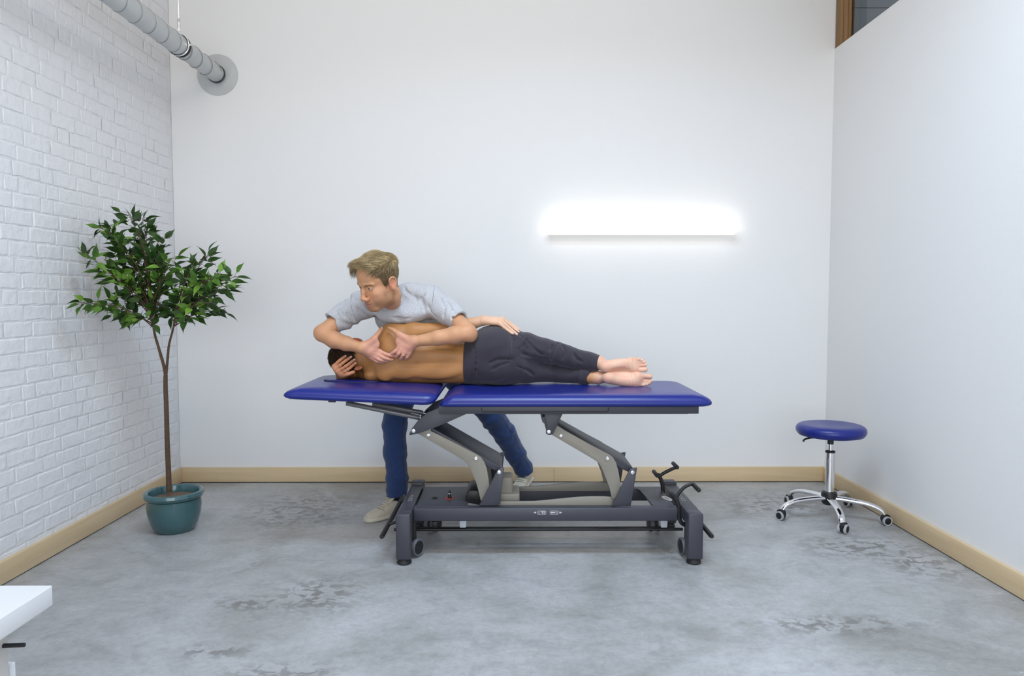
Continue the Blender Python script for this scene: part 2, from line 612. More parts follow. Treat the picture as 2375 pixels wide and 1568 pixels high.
# ---------------------------------------------------------------- white desk in the foreground corner
dc = onz(122, 1357, .74)
desk = empty('desk', 'white desk corner in the left foreground', 'desk')
desk.location = (dc.x, dc.y, 0)
MB().box(-1.2, 0, -.75, 0, .695, .74).build('desk_top', 'desk_white', desk, bevel=.003)
lx = at(19.5, 1500, dc.y - .08).x - dc.x
for x, y in ((lx - .05, -.13), (-1.15, -.13), (lx - .05, -.72), (-1.15, -.72)):
    MB().box(x, x + .05, y, y + .05, .0, .695).build('leg', 'desk_leg_white', desk, bevel=.003)
MB().box(-1.10, lx - .05, -.115, -.095, .62, .695).build('apron', 'desk_leg_white', desk, bevel=.002)
q = at(36, 1534, dc.y - .02)
MB().box(-1.15, q.x - dc.x, -.04, -.02, .05, q.z).build('lower_panel', 'desk_white', desk, bevel=.002)
h0, h1 = at(14, 1499, dc.y - .095), at(57, 1496, dc.y - .095)
MB().tube([(h1.x - dc.x, -.095, h1.z), (lx - .03, -.095, h0.z)], .0045, 10).build('hook_bar', 'black_plastic', desk, smooth=True)

# ---------------------------------------------------------------- rolling stool
SX, SY = 1.985, 4.47
stool = empty('rolling_stool', 'round blue rolling stool with chrome five-star base by the right wall', 'stool')
stool.location = (SX, SY, 0)
zs = at(1934, 985, SY).z
R = .203
MB().lathe([(q.x, q.z) for q in spline([(0, 0, -.064), (R - .035, 0, -.064), (R - .012, 0, -.059), (R - .001, 0, -.042), (R, 0, -.026), (R - .008, 0, -.010), (R - .026, 0, .000), (R - .06, 0, .003), (.06, 0, -.001), (0, 0, -.002)], 6)], 80, (0, 0, zs)).build('seat', 'blue_vinyl', stool, smooth=True)
MB().lathe([(0, -.07), (R - .045, -.07), (R - .04, -.0625), (0, -.0625)], 40, (0, 0, zs)).build('seat_plate', 'black_plastic', stool)
zcol = at(1932, 1048, SY).z
zh = at(1932, 1152, SY).z
MB().lathe([(.017, -.062), (.0185, -.12), (.015, -.12), (0, -.12), (0, -.062)], 24, (0, 0, zs)).build('seat_socket', 'black_plastic', stool, smooth=True)
MB().tube([(0, 0, zcol - .03), (0, 0, zs - .115)], .0145, 24).build('gas_piston', 'chrome', stool, smooth=True)
MB().lathe([(.0, zh - .02), (.0275, zh - .02), (.0275, zcol), (0, zcol)], 32).build('column', 'chrome', stool, smooth=True)
MB().lathe([(.0, zcol - .004), (.029, zcol - .004), (.029, zcol + .006), (.02, zcol + .010), (0, zcol + .010)], 32).build('column_collar', 'black_plastic', stool, smooth=True)
MB().lathe([(0, -.045), (.036, -.045), (.046, -.03), (.048, .01), (.044, .03), (.03, .036), (0, .036)], 32, (0, 0, zh)).build('hub', 'black_plastic', stool, smooth=True)
lv = MB().tube(spline([(-.09, -.02, zs - .072), (-.15, -.045, zs - .074), (-.185, -.06, zs - .08), (-.195, -.064, zs - .092)]), .006, 8)
lv.tube([(-.05, -.02, zs - .068), (-.13, -.04, zs - .07)], .009, 8)
lv.build('height_lever', 'black_plastic', stool, smooth=True)
wheels = [onz(1957, 1243, 0), onz(1803, 1202, 0), onz(2066, 1221, 0), onz(1838, 1163, 0), onz(1994, 1166, 0)]
a0 = math.atan2(4.14 - SY, 1.925 - SX)
for k in range(5):
    an = a0 + k * 2 * math.pi / 5
    ca, sa = math.cos(an), math.sin(an)
    D = lambda r, z: (ca * r, sa * r, z)
    P = spline([D(.03, zh - .005), D(.12, zh - .008), D(.22, zh - .018), D(.29, zh - .045), D(.318, zh - .088)], 8)
    Rr = [.026 - .008 * i / (len(P) - 1) for i in range(len(P))]
    leg = MB().tube(P, Rr, 16, flat=.62).build('leg', 'chrome', stool, smooth=True)
    wx, wy = ca * .322, sa * .322
    sw = an + (.9, 2.2, -.5, 1.2, .4)[k]
    wd = Vector((math.cos(sw), math.sin(sw), 0))
    wc = Vector((wx, wy, .028)) + Vector((-wd.y, wd.x, 0)) * .010
    cs = MB().tube([(wx, wy, .05), (wx, wy, zh - .075)], .008, 10)
    cs.tube([wc - wd * .021, wc + wd * .021], .0235, 20)
    cs.tube([wc + Vector((0, 0, .012)) - wd * .013, wc + Vector((0, 0, .012)) + wd * .013], .027, 16)
    ce = cs.build('castor', 'black_plastic', leg, smooth=True)
    for sgn in (-1, 1):
        MB().lathe([(0, .0), (.019, .0), (.021, .004), (.028, .004), (.028, -.010), (0, -.010)], 24, wc + wd * sgn * .021,
                   Vector((0, 0, 1)).rotation_difference(wd * sgn).to_matrix()).build('castor_wheel', 'pale_tyre', leg, smooth=True)
        MB().lathe([(0, .006), (.012, .0055), (.020, .003), (.020, .0), (0, .0)], 24, wc + wd * sgn * .0215,
                   Vector((0, 0, 1)).rotation_difference(wd * sgn).to_matrix()).build('hub_cap', 'black_plastic', leg, smooth=True)

# ---------------------------------------------------------------- potted fig tree
TX, TY = -1.965, 4.25
tree = empty('potted_tree', 'small leafy fig tree in a glazed teal pot beside the white brick wall', 'plant')
tree.location = (TX, TY, 0)
zr = at(397, 1137, TY).z
prof = [(0, 0), (.105, 0), (.112, .006), (.132, .05), (.146, .10), (.150, .15), (.147, .19), (.140, zr - .045), (.142, zr - .04),
        (.158, zr - .036), (.166, zr - .02), (.162, zr - .004), (.150, zr), (.138, zr - .006), (.131, zr - .03), (.128, zr - .06), (0, zr - .06)]
MB().lathe(prof, 72).build('pot', 'teal_glaze', tree, smooth=True)
MB().lathe([(.13, zr - .045), (.10, zr - .036), (.05, zr - .03), (0, zr - .028)], 48).build('soil', 'soil', tree, smooth=True)


def tl(px, py, dy=0.0):
    p = at(px, py, TY + dy)
    return Vector((p.x - TX, p.y - TY, p.z))


MB().tube(spline([tl(392, 1142), tl(391, 1100), tl(388, 1030), tl(386, 950), tl(384, 900), tl(384, 870)], 8), [.0155 - .004 * i / 40 for i in range(41)], 12).tube(
    spline([tl(385, 876), tl(379, 845), tl(366, 800), tl(357, 765), tl(350, 700), tl(338, 620), tl(325, 540)], 8), [.010 - .0068 * i / 48 for i in range(49)], 10).tube(
    spline([tl(384, 880), tl(388, 840), tl(392, 800), tl(402, 760), tl(410, 710), tl(432, 650), tl(452, 605)], 8), [.0085 - .006 * i / 48 for i in range(49)], 10).build('trunk', 'bark', tree, smooth=True)

lr = random.Random(11)
LM = bpy.data.materials.new('leaf_green')
LM.use_nodes = True
nt = LM.node_tree
b_ = nt.nodes['Principled BSDF']
oi = nt.nodes.new('ShaderNodeObjectInfo')
gm = nt.nodes.new('ShaderNodeNewGeometry')
wn_ = nt.nodes.new('ShaderNodeTexNoise')
wn_.inputs['Scale'].default_value = 14
rp = nt.nodes.new('ShaderNodeValToRGB')
e = rp.color_ramp.elements
e[0].position, e[0].color = 0.25, (*srgb(36, 64, 20), 1)
e[1].position, e[1].color = 0.75, (*srgb(112, 152, 54), 1)
e.new(0.5).color = (*srgb(62, 98, 30), 1)
nt.links.new(gm.outputs['Position'], wn_.inputs['Vector'])
ad = nt.nodes.new('ShaderNodeMath')
ad.operation = 'MULTIPLY_ADD'
ad.inputs[1].default_value = 0.55
nt.links.new(oi.outputs['Random'], ad.inputs[0])
ad2 = nt.nodes.new('ShaderNodeMath')
ad2.operation = 'MULTIPLY'
ad2.inputs[1].default_value = 0.45
nt.links.new(wn_.outputs['Fac'], ad2.inputs[0])
nt.links.new(ad2.outputs[0], ad.inputs[2])
nt.links.new(ad.outputs[0], rp.inputs['Fac'])
nt.links.new(rp.outputs['Color'], b_.inputs['Base Color'])
b_.inputs['Roughness'].default_value = 0.5
b_.inputs['Specular IOR Level'].default_value = 0.3
MATS['leaf_green'] = LM


def leaf_data(k):
    L, W = 0.080, 0.0175
    st = [(0, .08), (.10, .55), (.26, .96), (.42, 1.0), (.58, .80), (.72, .48), (.86, .17), (1.05, .0)]
    bend = (0.012, 0.02, 0.006, 0.028)[k]
    fold = (0.2, 0.35, 0.3, 0.15)[k]
    v, f = [], []
    for t, w in st:
        zc = -bend * t * t * 1.2
        for s in (-1, 0, 1):
            v.append((s * w * W, t * L, zc + abs(s) * w * W * fold))
    for i in range(len(st) - 1):
        a = i * 3
        f += [(a, a + 1, a + 4, a + 3), (a + 1, a + 2, a + 5, a + 4)]
    me = bpy.data.meshes.new('leaf')
    me.from_pydata(v, [], f)
    me.materials.append(LM)
    for p in me.polygons: p.use_smooth = True
    return me


LEAF = [leaf_data(k) for k in range(4)]
LA, RA = (357, 765), (402, 760)
ends = [(LA, 296, 492), (LA, 330, 505), (LA, 258, 520), (LA, 228, 522), (LA, 190, 582), (LA, 240, 600), (LA, 176, 700), (LA, 232, 702), (LA, 378, 548), (LA, 262, 650),
        (LA, 300, 560), (LA, 398, 598), (LA, 262, 728), (LA, 318, 742), (LA, 285, 690), (LA, 350, 585), (LA, 384, 660), (LA, 335, 690), (LA, 375, 730), (LA, 355, 640), (LA, 300, 640),
        (LA, 340, 540), (LA, 270, 590), (LA, 310, 600), (LA, 360, 690), (LA, 320, 660),
        (RA, 482, 592), (RA, 452, 612), (RA, 545, 640), (RA, 532, 668), (RA, 524, 720), (RA, 480, 650), (RA, 498, 700), (RA, 440, 672), (RA, 445, 738), (RA, 512, 632), (RA, 470, 690),
        (RA, 420, 700), (RA, 460, 640), (RA, 410, 730)]
twigs = MB()
leaves = []
for (st, ex, ey) in ends:
    dy = lr.uniform(-.26, .26)
    ymax = (XL + .13) / at(ex, ey, 1.0).x - TY
    if dy > ymax: dy = ymax - lr.uniform(0, .05)
    far = math.hypot(ex - st[0], ey - st[1])
    up = lr.uniform(.25, .6)
    sx = st[0] + (-20 if st is LA else 25) * up * .6
    sy = st[1] - (170 if st is LA else 120) * up * min(1, max(0.1, (st[1] - ey) / 260))
    S, E_ = tl(sx, sy, 0), tl(ex, ey, dy)
    M_ = (S + E_) / 2 + Vector((lr.uniform(-.03, .03), lr.uniform(-.03, .03), .03))
    P = spline([S, M_, E_], 7)
    twigs.tube(P, [.0036 - .0026 * i / (len(P) - 1) for i in range(len(P))], 5)
    n = 14 + int(far / 16)
    for i in range(n):
        t = 0.34 + .66 * (i + lr.random()) / n
        q = P[min(int(t * (len(P) - 1)), len(P) - 2)]
        q2 = P[min(int(t * (len(P) - 1)) + 1, len(P) - 1)]
        q = q.lerp(q2, lr.random())
        tw = (q2 - q).normalized() if (q2 - q).length > 1e-5 else Vector((0, 0, 1))
        side = Vector((lr.gauss(0, 1), lr.gauss(0, .8), lr.gauss(0, .55) - .12)).normalized()
        d = (tw * lr.uniform(.3, .9) + side * lr.uniform(.6, 1.0)).normalized()
        root = q + side * lr.uniform(.005, .045)
        twigs.tube([q, q.lerp(root, .5) + Vector((0, 0, .004)), root + d * .004], .0011, 4, cap=False)
        if min((root + d * .09).x, root.x - .03) + TX < XL + .015: continue
        nrm = Vector((lr.gauss(0, .6), -.45 + lr.gauss(0, .5), .75 + lr.gauss(0, .4)))
        x = d.cross(nrm).normalized()
        zz = x.cross(d).normalized()
        s = lr.uniform(.72, 1.12)
        M4 = Matrix((( x.x, d.x, zz.x, root.x), (x.y, d.y, zz.y, root.y), (x.z, d.z, zz.z, root.z), (0, 0, 0, 1))) @ Matrix.Scale(s, 4)
        leaves.append((root.y, M4, lr.randrange(4)))
leaves.sort(key=lambda q: q[0])
twigs.build('twigs', 'bark', tree, smooth=True)
rest = MB()
for i, (_, M4, k) in enumerate(leaves):
    if i < 300:
        o = bpy.data.objects.new('leaf', LEAF[k])
        COL.objects.link(o)
        o.parent = tree
        o.matrix_local = M4
    else:
        rest.add([M4 @ v.co for v in LEAF[k].vertices], [tuple(p.vertices) for p in LEAF[k].polygons])
me = bpy.data.meshes.new('foliage')
me.from_pydata(rest.v, [], rest.f)
for p in me.polygons: p.use_smooth = True
tag(link('foliage', me, 'leaf_green', tree), kind='stuff')
# ---------------------------------------------------------------- treatment table
YF, YK = 3.66, 4.33            # front and back of the base
table = empty('treatment_table', 'adjustable blue padded treatment table on a dark steel base in the room centre', 'treatment table')
table.location = (0.2, 3.995, 0)
OFF = Vector((0.2, 3.995, 0))


def tb(mb, name, m, parent=None, bevel=0.0, smooth=False, bseg=2):
    mb.v = [(x - OFF.x, y - OFF.y, z - OFF.z) for x, y, z in mb.v]
    return mb.build(name, m, parent or table, bevel, smooth, bseg)


def XZ(pts, Y):
    return [(at(px, py, Y).x, at(px, py, Y).z) for px, py in pts]


def cushion(x0, x1, y0, y1, zb, el, er, shl, shr, h=.064):
    """padded cushion: rings of a rounded rectangle, el/er stretch the edge rounding at the two ends"""
    prof = [(.03, .002), (.010, .0), (.002, .006), (.0, .014), (.001, .022), (.006, .034), (.014, .044), (.024, .052), (.04, .058), (.065, .0615), (.1, .0635), (.16, .064)]
    prof = [(d, z * h / .064) for d, z in prof]
    rings, n = [], 12
    vs, fs = [], []
    for d, z in prof:
        r = max(.05 - d * .3, .012)
        X0, X1, Y0, Y1 = x0 + d * el, x1 - d * er, y0 + d, y1 - d
        ring = []
        for cx, cy, a0 in ((X1 - r, Y0 + r, -90), (X1 - r, Y1 - r, 0), (X0 + r, Y1 - r, 90), (X0 + r, Y0 + r, 180)):
            for k in range(n + 1):
                a = math.radians(a0 + 90 * k / n)
                ring.append((cx + r * math.cos(a), cy + r * math.sin(a)))
        # subdivide the long sides by the corner arcs only; flat sides stay straight
        ids = []
        for x, y in ring:
            w = (x - (x0 + x1) / 2) / ((x1 - x0) / 2)
            sh = shr * max(0, w) ** 6 + shl * max(0, -w) ** 6
            ids.append(len(vs))
            vs.append((x + sh * z / h, y, zb + z))
        rings.append(ids)
    for a, b in zip(rings[:-1], rings[1:]):
        m = len(a)
        fs += [(a[i], a[(i + 1) % m], b[(i + 1) % m], b[i]) for i in range(m)]
    fs.append(tuple(rings[-1]))
    fs.append(tuple(reversed(rings[0])))
    return MB().add(vs, fs)


YC0, YC1 = 3.705, 4.40
zb = at(1300, 944, YC0).z
xm0, xm1 = at(1014, 944, YC0).x, at(1657, 938, YC0).x
main = tb(cushion(xm0, xm1, YC0, YC1, zb, .9, 1.9, .055, 0.0), 'main_cushion', 'blue_vinyl', smooth=True)
xh0, xh1 = at(651, 920, YC0).x, at(1001, 941, YC0).x
hz = at(1001, 941, YC0).z
hc = cushion(xh0 - xh1, 0, YC0, YC1, 0, 2.4, .8, 0, .055)
ca, sa = math.cos(math.radians(2.6)), math.sin(math.radians(2.6))


def headrot(mb):
    mb.v = [(xh1 + x * ca + z * sa, y, hz - x * sa + z * ca) for x, y, z in mb.v]
    return mb


head = tb(headrot(hc), 'head_cushion', 'blue_vinyl', smooth=True)
# face slot insert in the head cushion
fs_ = []
for k in range(32):
    a = 2 * math.pi * k / 32
    fs_.append((math.cos(a), math.sin(a)))
slot = MB()
vs, f_ = [], []
for (sx, sy, zz) in ((.15, .056, .0625), (.15, .056, .066), (.144, .051, .0688), (.12, .035, .0695)):
    vs += [(-.48 + sx * math.copysign(abs(c) ** .75, c), (YC0 + YC1) / 2 + .0 + sy * math.copysign(abs(s) ** .75, s), zz) for c, s in fs_]
for k in range(3):
    f_ += [(k * 32 + i, k * 32 + (i + 1) % 32, (k + 1) * 32 + (i + 1) % 32, (k + 1) * 32 + i) for i in range(32)]
f_.append(tuple(96 + i for i in range(32)))
slot.add(vs, f_)
tb(headrot(slot), 'face_insert', 'blue_vinyl', head, smooth=True)
groove = MB().tube([(-.48 + .153 * math.copysign(abs(c) ** .75, c), (YC0 + YC1) / 2 + .059 * math.copysign(abs(s) ** .75, s), .0645) for c, s in fs_ + fs_[:1]], .003, 6, cap=False)
tb(headrot(groove), 'face_insert_groove', 'black_plastic', head, smooth=True)
tb(headrot(MB().box(-.74, -.06, YC0 + .05, YC1 - .05, -.006, .002)), 'head_board', 'black_plastic', head)
tb(headrot(MB().box(-.535, -.50, YC0 + .04, YC0 + .06, -.012, -.004)), 'board_clip', 'black_plastic', head)

# frame under the main cushion
zf0 = at(1300, 962, YC0 + .03).z
xe = at(1621, 950, YC0 + .03).x
xs = at(1018, 950, YC0 + .03).x
fr = tb(MB().box(xs, xe, YC0 + .03, YC1 - .03, zf0 + .004, zb + .001), 'top_frame', 'dark_steel', bevel=.003)
Ysl = YC0 + .029
sl = XZ([(1117, 945.5), (1411, 945.5), (1411, 955.5), (1117, 955.5)], Ysl)
xa, za, xb, zc_ = sl[0][0], sl[0][1], sl[1][0], sl[2][1]
tb(MB().tube([(xa, Ysl, za), (xa, Ysl, zc_ + .006), (xa + .006, Ysl, zc_), (xb - .006, Ysl, zc_), (xb, Ysl, zc_ + .006), (xb, Ysl, za)], .0022, 6), 'roll_holder_slot', 'black_plastic', fr)
tb(MB().box(xm0 + .3, xm1 - .12, YC0 + .05, YC1 - .05, zf0 + .0, zf0 + .006), 'underframe_plate', 'black_plastic', fr)

# lift mechanism: brackets, links, beams, uprights on both sides
YU, YL_, YBK = 3.80, 3.822, 3.80


def side(pts, Y0, Y1, name, m, bev=.002):
    """the same plate at the front and mirrored at the back of the table"""
    poly = XZ(pts, Y0)
    C = (YF + YK) / 2
    o = tb(MB().prism(poly, Y0, Y1), name, m, bevel=bev)
    tb(MB().prism(poly, 2 * C - Y1, 2 * C - Y0), name, m, bevel=bev)
    return o


def bolt(px, py, Y, parent, r=.0098):
    c = at(px, py, Y)
    RX = Matrix.Rotation(math.pi / 2, 3, 'X')
    o = tb(MB().lathe([(0, .0), (r, .0), (r, .003), (r * .82, .0045), (r * .5, .0045), (r * .45, .001), (0, .001)], 20, c, RX), 'bolt', 'bolt_steel', parent, smooth=True)
    return o


br1 = side([(1018, 946), (1088, 957.5), (1012, 991), (968, 1006), (950, 1010), (949, 1007), (955, 994), (969, 976), (990, 957)], YBK, YBK + .012, 'bracket', 'dark_steel')
br2 = side([(1262, 958), (1306, 958), (1293, 985), (1282, 1007), (1277, 1009), (1271, 1009), (1266, 1005), (1268, 990)], YBK, YBK + .012, 'bracket', 'dark_steel')
C = (YF + YK) / 2
# bracket cross tubes and channel tops
p = at(1266, 975, YBK)
tb(MB().tube([(p.x, YBK + .01, p.z), (p.x, 2 * C - YBK - .01, p.z)], .02, 16), 'cross_tube', 'dark_steel', br2, smooth=True)
for (pp, nm, par) in (((960, 999), 'pivot_tube', br1), ((1273, 1001), 'pivot_tube', br2)):
    p = at(*pp, YBK)
    tb(MB().tube([(p.x, YBK + .012, p.z), (p.x, 2 * C - YBK - .012, p.z)], .012, 14), nm, 'dark_steel', par, smooth=True)
tp = XZ([(990, 957), (1018, 946), (1020, 950), (993, 961)], YBK)
tb(MB().prism(tp, YBK + .012, 2 * C - YBK - .012), 'bracket_bridge', 'dark_steel', br1)
tp = XZ([(956, 996), (972, 976), (976, 979), (960, 1000)], YBK)
tb(MB().prism(tp, YBK + .012, 2 * C - YBK - .012), 'bracket_bridge', 'dark_steel', br1)

link1 = side([(962, 1002), (976, 986), (998, 999), (1060, 1030), (1106, 1054), (1115, 1060), (1123, 1071), (1129, 1086), (1133, 1110), (1137, 1140), (1138, 1162), (1115, 1162), (1110, 1140), (1104, 1119),
              (1095, 1097), (1090, 1086), (1084, 1077), (1076, 1069), (1066, 1062)], YL_, YL_ + .008, 'link_arm', 'taupe_steel')
dx = 1301 - 994
link2 = side([(1272, 1004), (1284, 988), (1293, 987), (1312, 999), (1367, 1030), (1413, 1054), (1421, 1060), (1429, 1073), (1435, 1095), (1439, 1120), (1442, 1160), (1419, 1156), (1413, 1130), (1406, 1112),
              (1399, 1094), (1392, 1079), (1385, 1071), (1376, 1065)], YL_, YL_ + .008, 'link_arm', 'taupe_steel')
for lk, dxx in ((link1, 0), (link2, 307)):
    bolt(994 + dxx, 1008.5 + (dxx > 0) * 1.5, YL_, lk)
    bolt(1104 + dxx - (dxx > 0) * 2, 1063.5, YL_, lk)
bolt(959, 999.5, YBK, br1, .0105)
bolt(1273, 1001.5, YBK, br2, .0105)
# dark box beams inside the links
for (A, B, nm) in (((1000, 1000), (1160, 1092), 'beam'), ((1300, 1000), (1468, 1094), 'beam')):
    a, b = at(*A, YL_), at(*B, YL_)
    d = (b - a)
    d.y = 0
    n = Vector((d.z, 0, -d.x)).normalized()
    if n.z < 0: n = -n
    dn = d.normalized()
    P = [a + n * .016 - dn * .02, b + n * .018 - dn * .01, b + n * .010, b - n * .012, b - n * .018 - dn * .05, a - n * .004]
    bm_ = tb(MB().prism([(q.x, q.z) for q in P], YL_ + .009, 2 * C - YL_ - .009), nm, 'dark_steel', bevel=.004)
    if A[0] == 1300:
        u0, u1 = .32, .56
        lab = MB()
        q0, q1 = a + d * u0 + n * .0148, a + d * u1 + n * .0148
        lab.add([(q0.x, YL_ + .02, q0.z), (q1.x, YL_ + .02, q1.z), (q1.x, YL_ + .06, q1.z), (q0.x, YL_ + .06, q0.z)], [(0, 1, 2, 3)])
        tb(lab, 'rating_label', 'sticker_white', bm_)
        lines = MB()
        for r_ in range(3):
            y_ = YL_ + .028 + r_ * .011
            q0, q1 = a + d * (u0 + .02) + n * .0152, a + d * (u1 - .02 - .03 * r_) + n * .0152
            lines.add([(q0.x, y_, q0.z), (q1.x, y_, q1.z), (q1.x, y_ + .003, q1.z), (q0.x, y_ + .003, q0.z)], [(0, 1, 2, 3)])
        tb(lines, 'label_print', 'dark_steel', bm_)
up1 = side([(1151, 1097), (1157, 1087), (1163, 1085), (1169.5, 1085), (1158, 1173), (1111, 1173)], YU, YU + .01, 'upright', 'dark_steel')
up2 = side([(1459, 1092), (1464, 1087), (1471, 1085.5), (1478, 1085), (1463, 1174), (1419, 1174)], YU, YU + .01, 'upright', 'dark_steel')
bolt(1157.6, 1095.5, YU, up1, .0105)
bolt(1467, 1096, YU, up2, .0105)
for pp, par in (((1158, 1095), up1), ((1467, 1096), up2)):
    p = at(*pp, YU)
    tb(MB().tube([(p.x, YU + .01, p.z), (p.x, 2 * C - YU - .01, p.z)], .013, 16), 'pivot_tube', 'dark_steel', par, smooth=True)
# motor housing and black foot
m0, m1 = at(1160, 1100, 4.0), at(1190, 1160, 4.0)
mo = tb(MB().box(m0.x - .03, m1.x, 3.93, 4.06, .24, m0.z), 'motor_housing', 'taupe_steel', bevel=.016, bseg=4)
tb(MB().box(m0.x, m1.x + .035, 3.9, 4.09, .24, at(1195, 1146, 3.9).z), 'motor_base', 'taupe_steel', mo, bevel=.01, bseg=3)
k0, k1 = at(1085, 1141, 4.1), at(1117, 1168, 3.88)
tb(MB().prism([(k0.x, .27), (k0.x + .012, .255), (k1.x, .24), (k1.x, .325), (k0.x + .02, .325), (k0.x, .30)], 3.9, 4.12), 'motor_gearbox', 'black_plastic', mo, bevel=.006)
# taupe wave rails
fp = [(1160, 1163.5), (1200, 1164), (1237, 1163.5), (1275, 1160), (1319, 1155.5), (1350, 1153), (1374, 1152), (1400, 1152), (1430, 1154), (1432, 1175), (1160, 1175)]
po = XZ(fp, 3.835)
tb(MB().prism(po, 3.835, 3.85), 'lower_rail', 'taupe_steel', bevel=.002)
tb(MB().prism(po, 2 * C - 3.85, 2 * C - 3.835), 'lower_rail', 'taupe_steel', bevel=.002)

# base: two long rails, cover plates, end frames
ztop = .263
xl, xr = -.50, .885
rail = tb(MB().box(xl, xr, 3.775, 3.835, .193, ztop), 'long_rail', 'dark_steel', bevel=.006)
tb(MB().box(xl, xr, 2 * C - 3.835, 2 * C - 3.775, .193, ztop), 'long_rail', 'dark_steel', bevel=.006)
pl, pr_ = onz(1088, 1156, ztop).x, onz(1494, 1156, ztop).x
cv = tb(MB().box(xl + .012, pl, 3.80, 2 * C - 3.80, ztop - .008, ztop + .0015), 'cover_plate', 'dark_steel', bevel=.001)
kp = onz(1042.6, 1156, ztop)
kn = tb(MB().lathe([(0, .0), (.017, .0), (.015, .004), (.0095, .006), (.0085, .02), (.007, .034), (.003, .044), (0, .045)], 20, (kp.x, kp.y, ztop + .0015)), 'lock_knob', 'black_plastic', cv, smooth=True)
tb(MB().lathe([(0, 0), (.0245, .0), (.024, .002), (0, .002)], 24, (kp.x, kp.y, ztop + .0014)), 'knob_ring', 'red_plastic', kn, smooth=True)
tb(MB().lathe([(.0082, .024), (.0098, .026), (.0082, .029)], 20, (kp.x, kp.y, ztop)), 'knob_band', 'bolt_steel', kn, smooth=True)
kp = onz(1008, 1156, ztop)
tb(MB().lathe([(0, 0), (.0155, .0), (.0155, .004), (.008, .005), (.006, .009), (0, .009)], 20, (kp.x, kp.y, ztop + .0015)), 'cap_knob', 'black_plastic', cv, smooth=True)
cr = tb(MB().add([(x, y, zz) for zz in (ztop - .008, ztop + .0015) for x, y in
                  [(xr - .01, 3.8), (xr - .01, 2 * C - 3.8), (pr_ - .02, 2 * C - 3.8), (pr_ + .006, 2 * C - 3.86), (pr_ + .014, C), (pr_ + .018, 3.86), (pr_ + .02, 3.8)]],
                 [(0, 1, 2, 3, 4, 5, 6), (13, 12, 11, 10, 9, 8, 7)] + [(i, (i + 1) % 7, (i + 1) % 7 + 7, i + 7) for i in range(7)]), 'cover_plate', 'dark_steel', bevel=.001)
ov = onz(1547, 1156, ztop + .002)
tb(MB().add([(ov.x + .021 * math.cos(t) - .01 * math.sin(t), ov.y + .050 * math.sin(t), ztop + .0022) for t in [2 * math.pi * k / 28 for k in range(28)]], [tuple(range(28))]), 'oval_sticker', 'sticker_white', cr)
tb(MB().box(ov.x - .012, ov.x + .010, ov.y - .02, ov.y - .014, ztop + .0023, ztop + .0027).box(ov.x - .01, ov.x + .012, ov.y - .004, ov.y + .002, ztop + .0023, ztop + .0027)
   .box(ov.x - .014, ov.x + .006, ov.y + .014, ov.y + .02, ztop + .0023, ztop + .0027), 'sticker_print', 'strut_grey', cr)


def endframe(x0, x1, flip):
    o = tb(MB().box(x0, x1, YF + .01, YK - .01, .195, ztop), 'end_beam', 'dark_steel', bevel=.005)
    for y0, y1, cap in ((YF, YF + .075, .003), (YK - .075, YK, .014)):
        p = tb(MB().box(x0 - .0015, x1 + .0015, y0, y1, .028, ztop + cap), 'leg', 'dark_steel', bevel=.008, bseg=3)
        cx, cy = (x0 + x1) / 2, (y0 + y1) / 2
        tb(MB().lathe([(0, 0), (.034, 0), (.038, .006), (.036, .014), (.026, .03), (0, .03)], 28, (cx, cy, 0)), 'foot', 'black_rubber', p, smooth=True)
    return o


e1 = endframe(-.573, -.502, 0)
e2 = endframe(.914, .988, 1)
# print on the end beams
for (xa, ya, par, sgn) in ((-.537, onz(955, 1156, ztop).y, e1, 1), (.95, onz(1580, 1156, ztop).y, e2, -1)):
    t = MB()
    zz = ztop + .0008
    for k, (w, l) in enumerate(((.020, .008), (.020, .018), (.013, .012), (.020, .006), (.010, .016))):
        y_ = ya - .055 + k * .026
        t.box(xa - w / 2, xa - w / 2 + .003, y_, y_ + l, zz, zz + .0004)
        t.box(xa + w / 2 - .003, xa + w / 2, y_, y_ + l, zz, zz + .0004)
        t.box(xa - w / 2, xa + w / 2, y_ + l, y_ + l + .002, zz, zz + .0004)
    tb(t, 'warning_print', 'sticker_white', par)
# printed arrows and icons on the front rail
yy = 3.775 - .0006
t = MB()


def flat(pts):
    n0 = len(t.v)
    q = XZ(pts, yy)
    t.v += [(x, yy, z) for x, z in q]
    t.f.append(tuple(range(n0, n0 + len(q))))


flat([(1237, 1189), (1243.5, 1186.5), (1243.5, 1191.5)])
flat([(1304, 1189), (1297.5, 1186.5), (1297.5, 1191.5)])
for x0, x1 in ((1247, 1266.5), (1275.5, 1295)):
    for a in ((x0, 1184.6, x1, 1185.4), (x0, 1192.4, x1, 1193.2), (x0, 1184.6, x0 + .8, 1193.2), (x1 - .8, 1184.6, x1, 1193.2)):
        flat([(a[0], a[1]), (a[2], a[1]), (a[2], a[3]), (a[0], a[3])])
flat([(1249.5, 1186.5), (1250.8, 1186.5), (1250.8, 1191.5), (1249.5, 1191.5)])
flat([(1254, 1186.5), (1264.5, 1186.5), (1264.5, 1188), (1254, 1188)])
flat([(1256, 1189.5), (1258, 1188), (1261, 1191.4), (1258.5, 1191.4)])
flat([(1261, 1189), (1263, 1188.4), (1264, 1191.4), (1262, 1191.4)])
flat([(1277.5, 1187.4), (1288, 1187.4), (1288, 1189.8), (1277.5, 1190.6)])
flat([(1291, 1186.5), (1292.4, 1186.5), (1292.4, 1191.5), (1291, 1191.5)])
tb(t, 'direction_print', 'sticker_white', rail)

